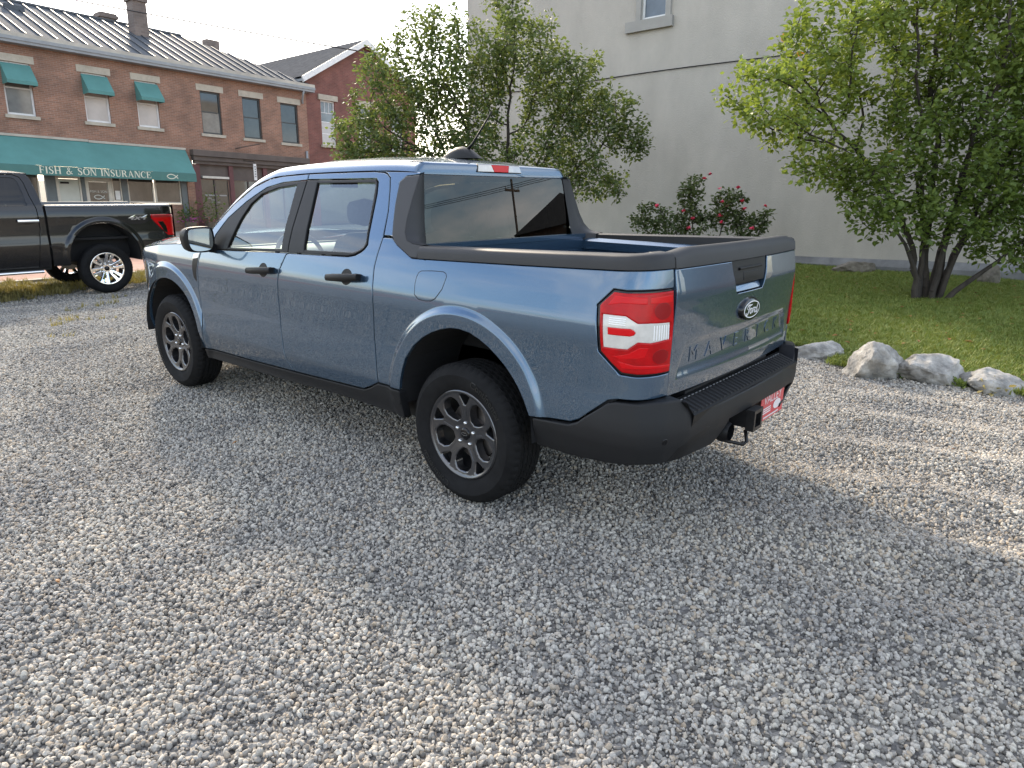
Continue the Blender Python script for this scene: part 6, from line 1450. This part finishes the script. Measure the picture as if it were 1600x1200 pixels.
# cab side
BH = (1.9)
rdo = [(.99, .50), (.95, .80), (.90, 1.10), (.905, 1.40), (.955, 1.60), (.985, 1.80), (1.02, 1.87), (1.10, 1.905), (1.95, 1.905), (1.95, .50)]
rwn = [(1.02, 1.47), (1.035, 1.62), (1.06, 1.80), (1.085, 1.84), (1.13, 1.86), (1.91, 1.86), (1.91, 1.44), (1.07, 1.44)]
fdo = [(1.957, .50), (1.957, 1.905), (2.35, 1.88), (2.62, 1.78), (3.05, 1.40), (3.08, 1.2), (3.06, .50)]
fwn = [(2.0, 1.44), (2.0, 1.86), (2.33, 1.84), (2.58, 1.74), (2.93, 1.43)]
for nm, ol, wn in (('rear_door', rdo, rwn), ('front_door', fdo, fwn)):
    d = panel(nm, ol, BS, bpaint, BT, holes=[wn], gap=.003, grid=.06, step=.03)
    c_ = np.array(wn).mean(0); panel('window_glass', c_+(np.array(wn)-c_)*1.03, BS, dark_glass, d, off=-.012, thick=.004, grid=.1, edge=.001, step=.04)
    hx = 1.055 if nm == 'rear_door' else 2.12
    mb = MB(); p = B1(hx, 1.222); V, F = loft([[(p[0]+t, p[1]+.045+.008*(1-(t/.15)**2)+.012*math.cos(a), p[2]+.022*math.sin(a)) for a in np.linspace(0, 2*math.pi, 10, endpoint=False)] for t in np.linspace(-.14, .14, 7)], True); mb.add(V, F+[tuple(range(10)), tuple(range(60, 70))[::-1]])
    for t in (-.11, .11): mb.box((p[0]+t-.02, p[1]-.01, p[2]-.015), (p[0]+t+.02, p[1]+.04, p[2]+.015))
    mb.build('door_handle', chrome, d, auto=40)
    panel('handle_cup', [(hx+.10*math.cos(a), 1.215+.05*math.sin(a)) for a in np.linspace(0, 2*math.pi, 20, endpoint=False)], BS, gloss, d, off=.002, thick=.004, grid=.05, edge=.006, step=.02)
    bboth(d)
cpo = [(.815, .50), (.815, 1.46), (.835, 1.60), (.852, 1.711), (.89, 1.862), (.935, 1.93), (1.10, 1.935), (1.95, 1.935), (2.36, 1.91), (2.64, 1.80), (2.62, 1.787), (2.35, 1.887), (1.95, 1.912), (1.10, 1.912), (1.012, 1.876), (.978, 1.80), (.948, 1.60), (.898, 1.40), (.893, 1.10), (.943, .80), (.983, .50)]
bboth(panel('cab_pillar', cpo, BS, bpaint, BT, grid=.06, step=.03))
bboth(panel('inner_shell', [(.82, .52), (.82, 1.44), (3.06, 1.41), (3.06, .52)], BS, void, BT, off=-.022, thick=.002, grid=.2, edge=.001, step=.1))
BFA = [(3.69+.545*math.cos(a), .62+.545*math.sin(a)) for a in np.linspace(math.radians(190), math.radians(-10), 30)]
bboth(panel('front_fender', [(3.065, .50), (3.086, 1.2), (3.06, 1.36), (3.7, 1.33), (4.3, 1.27), (4.75, 1.18), (4.85, .6), (4.30, .5)]+BFA[::-1]+[(3.1, .5)], BS, bpaint, BT, grid=.06, step=.03))
# roof, glass, hood, front
rows = []
for x, zc in ((.90, 1.935), (.98, 1.965), (1.2, 1.985), (1.7, 1.99), (2.1, 1.975), (2.4, 1.93)):
    a = B1(x, 1.93 if x < 2.3 else 1.905); rows.append([(a[0]+.04*(1-t*t)*(x > 2), a[1]*t, a[2]+(zc-a[2])*(1-abs(t)**2.6)) for t in np.linspace(1, -1, 15)])
V, F = loft(rows); mk('roof', V, F, bpaint, BT, smooth=True)
mb = MB(); V, F = loft([[(2.40+.0*t+.04*(1-t*t), .775*t, 1.915) for t in np.linspace(1, -1, 9)], [(3.05+.14*(1-t*t), .93*t, 1.37) for t in np.linspace(1, -1, 9)]]); mb.add(V, F); mb.build('windscreen', dark_glass, BT, smooth=True)
mb = MB(); mb.add([(.905, .77, 1.93), (.905, -.77, 1.93), (.825, -.93, 1.42), (.825, .93, 1.42)], [(0, 1, 2, 3)]); mb.build('rear_window', dark_glass, BT)
rows = []
for s, z in ((3.1, 1.36), (3.7, 1.33), (4.3, 1.27), (4.55, 1.22)):
    a = B1(s, z); rows.append([(a[0]+.12*(1-t*t), a[1]*t, a[2]+.06*(1-t**4)) for t in np.linspace(1, -1, 11)])
V, F = loft(rows); mk('hood', V, F, bpaint, BT, smooth=True)
mb = MB(); mb.box((4.5, -.75, .55), (4.74, .75, 1.2)); mb.build('front_grille', chrome, BT)
mb = MB(); mb.box((-1.2, -.45, .55), (4.4, .45, .78)); mb.box((.8, -.88, .45), (3.1, .88, .60)); mb.build('underbody', void, BT)
for cx, arc in ((0, BA), (3.69, BFA)):
    for sg in (1, -1):
        V, F = loft([[(x*1.01 if cx == 0 else x, sg*y, z) for x, z in arc] for y in (1.0, .55)]); n = len(arc); F.append(tuple(range(n, 2*n))); mk('wheel_liner', V, F, void, BT)
for sg in (1, -1):
    mb = MB(); rows = [[(x, sg*(1.0+.07*math.cos(a)), .445+.028*math.sin(a)) for a in np.linspace(0, 2*math.pi, 10, endpoint=False)] for x in (.96, 1.0, 3.0, 3.05)]; V, F = loft(rows, True); mb.add(V, F+[tuple(range(10)), tuple(range(30, 40))[::-1]]); mb.build('running_board', chrome, BT, smooth=True)
mb = MB(); mb.tube([(0, -.8, .41), (0, .8, .41)], .06, 10); mb.build('axle', void, BT)
mb = MB(); mb.lathe([(.001, -.1), (.12, -.08), (.14, 0), (.12, .08), (.001, .1)], 16, 'y', (0, 0, .41)); mb.build('differential', void, BT, smooth=True)
panel('skid_trim', [(.80, .835), (.80, .80), (.57, .74), (.56, .79), (.72, .83)], BS, gloss, bsd, off=.003, thick=.006, grid=.06, edge=.004, step=.03)
# chrome wheels
BW = make_wheel(.412, .272, .965)
def CP(u, v, off=0.):
    r_ = np.hypot(u, v); y = .965+np.interp(r_, [0, .07, .10, .2, .25, .272], [-.045, -.045, -.036, -.014, -.006, -.004]); return np.stack([u, y+off, v], -1)
hs_ = []
for k in range(6):
    a = math.radians(60*k+30)
    for poly in ([(.095, -.010), (.095, .010), (.238, .052), (.246, .020), (.246, -.020), (.238, -.052)],): hs_.append([(p*math.cos(a)-t*math.sin(a), p*math.sin(a)+t*math.cos(a)) for p, t in poly])
    a = math.radians(60*k); poly = [(.120, -.010), (.120, .010), (.240, .016), (.240, -.016)]; hs_.append([(p*math.cos(a)-t*math.sin(a), p*math.sin(a)+t*math.cos(a)) for p, t in poly])
panel('rim', [(.268*math.cos(t), .268*math.sin(t)) for t in np.linspace(0, 2*math.pi, 72, endpoint=False)], CP, chrome, BW, holes=hs_, thick=.06, grid=.02, edge=.008, step=.014, drop=1.2)
for k in range(6):
    a = math.radians(60*k+30); mb = MB(); mb.lathe([(.001, .03), (.012, .028), (.015, 0)], 10, 'y', (.07*math.cos(a), .925, .07*math.sin(a))); mb.build('wheel_nut', chrome, BW, smooth=True)
mb = MB(); mb.lathe([(.001, .02), (.034, .018), (.040, 0)], 20, 'y', (0, .925, 0)); mb.build('centre_cap', gloss, BW, smooth=True)
mb = MB(); mb.lathe([(.05, -.10), (.17, -.10), (.17, -.13), (.05, -.13)], 30, 'y', (0, .965, 0)); mb.build('brake_disc', discm, BW, auto=40)
ws_ = [copy_tree(BW) for _ in range(3)]
for w_, x, m_ in ((BW, 0, False), (ws_[0], 0, True), (ws_[1], 3.69, False), (ws_[2], 3.69, True)):
    w_.parent = BT; w_.location = (x, 0, .410); w_.rotation_euler = (0, .26 if not m_ else .1, 0)
    if m_: w_.scale = (1, -1, 1)
# ------------------------------------------------------------------ what the rear window mirrors: a low building and a pole across the lot
LB = empty('dark_building', (-20, -33, -1.2), math.radians(-124)+math.pi/2); tag(LB, 'dark brick building across the lot, seen mirrored in the truck rear window', 'building')
bb_m = bricky('brown_brick', (.16, .10, .075), (.12, .08, .06), (.16, .13, .11), 2.24)
mb = MB(); mb.box((-4, -9, 0), (4, 6, 5.0)); mb.build('wall', bb_m, LB)
mb = MB(); mb.add([(-4.5, -9.5, 5.0), (4.5, -9.5, 5.0), (0, -9.5, 6.6), (-4.5, 6.5, 5.0), (4.5, 6.5, 5.0), (0, 6.5, 6.6)], [(0, 1, 2), (3, 5, 4), (1, 4, 5, 2), (0, 2, 5, 3), (0, 3, 4, 1)]); mb.build('roof', shg, LB)
for y in (-8, -5.5, -3, -.5, 2, 4):
    mb = MB(); mb.box((3.98, y, 1.2), (4.03, y+1.6, 3.0)); mb.build('window', pane_s, LB)
UP_ = empty('utility_pole', (-26, -33, -.8)); tag(UP_, 'wooden utility pole with crossarm, seen mirrored in the truck rear window', 'pole')
wood = pm('weathered_pole_wood', (.10, .08, .065), rough=.9, noise=(4., .7, 1.3), stretch=(1, 1, .15))
mb = MB(); mb.tube([(0, 0, 0), (0, 0, 9)], [.16, .12], 10); mb.build('post', wood, UP_, smooth=True)
mb = MB(); mb.box((-.06, -1.2, 8.2), (.06, 1.2, 8.34)); mb.build('crossarm', wood, UP_)
for k, y in enumerate((-1.05, .0, 1.05)):
    mb = MB(); mb.lathe([(.001, .16), (.05, .14), (.06, .06), (.03, 0)], 10, 'z', (0, y, 8.34)); mb.build('insulator', pm('grey_porcelain', (.35, .34, .33), rough=.3), UP_, smooth=True)
    wire('overhead_wire', (-26-26, -33+y+20, 8.2), (-26+18, -33+y-14, 8.2), .5, .02, ['leftmost', 'middle', 'rightmost'][k]+' wire on the utility pole mirrored in the rear window')
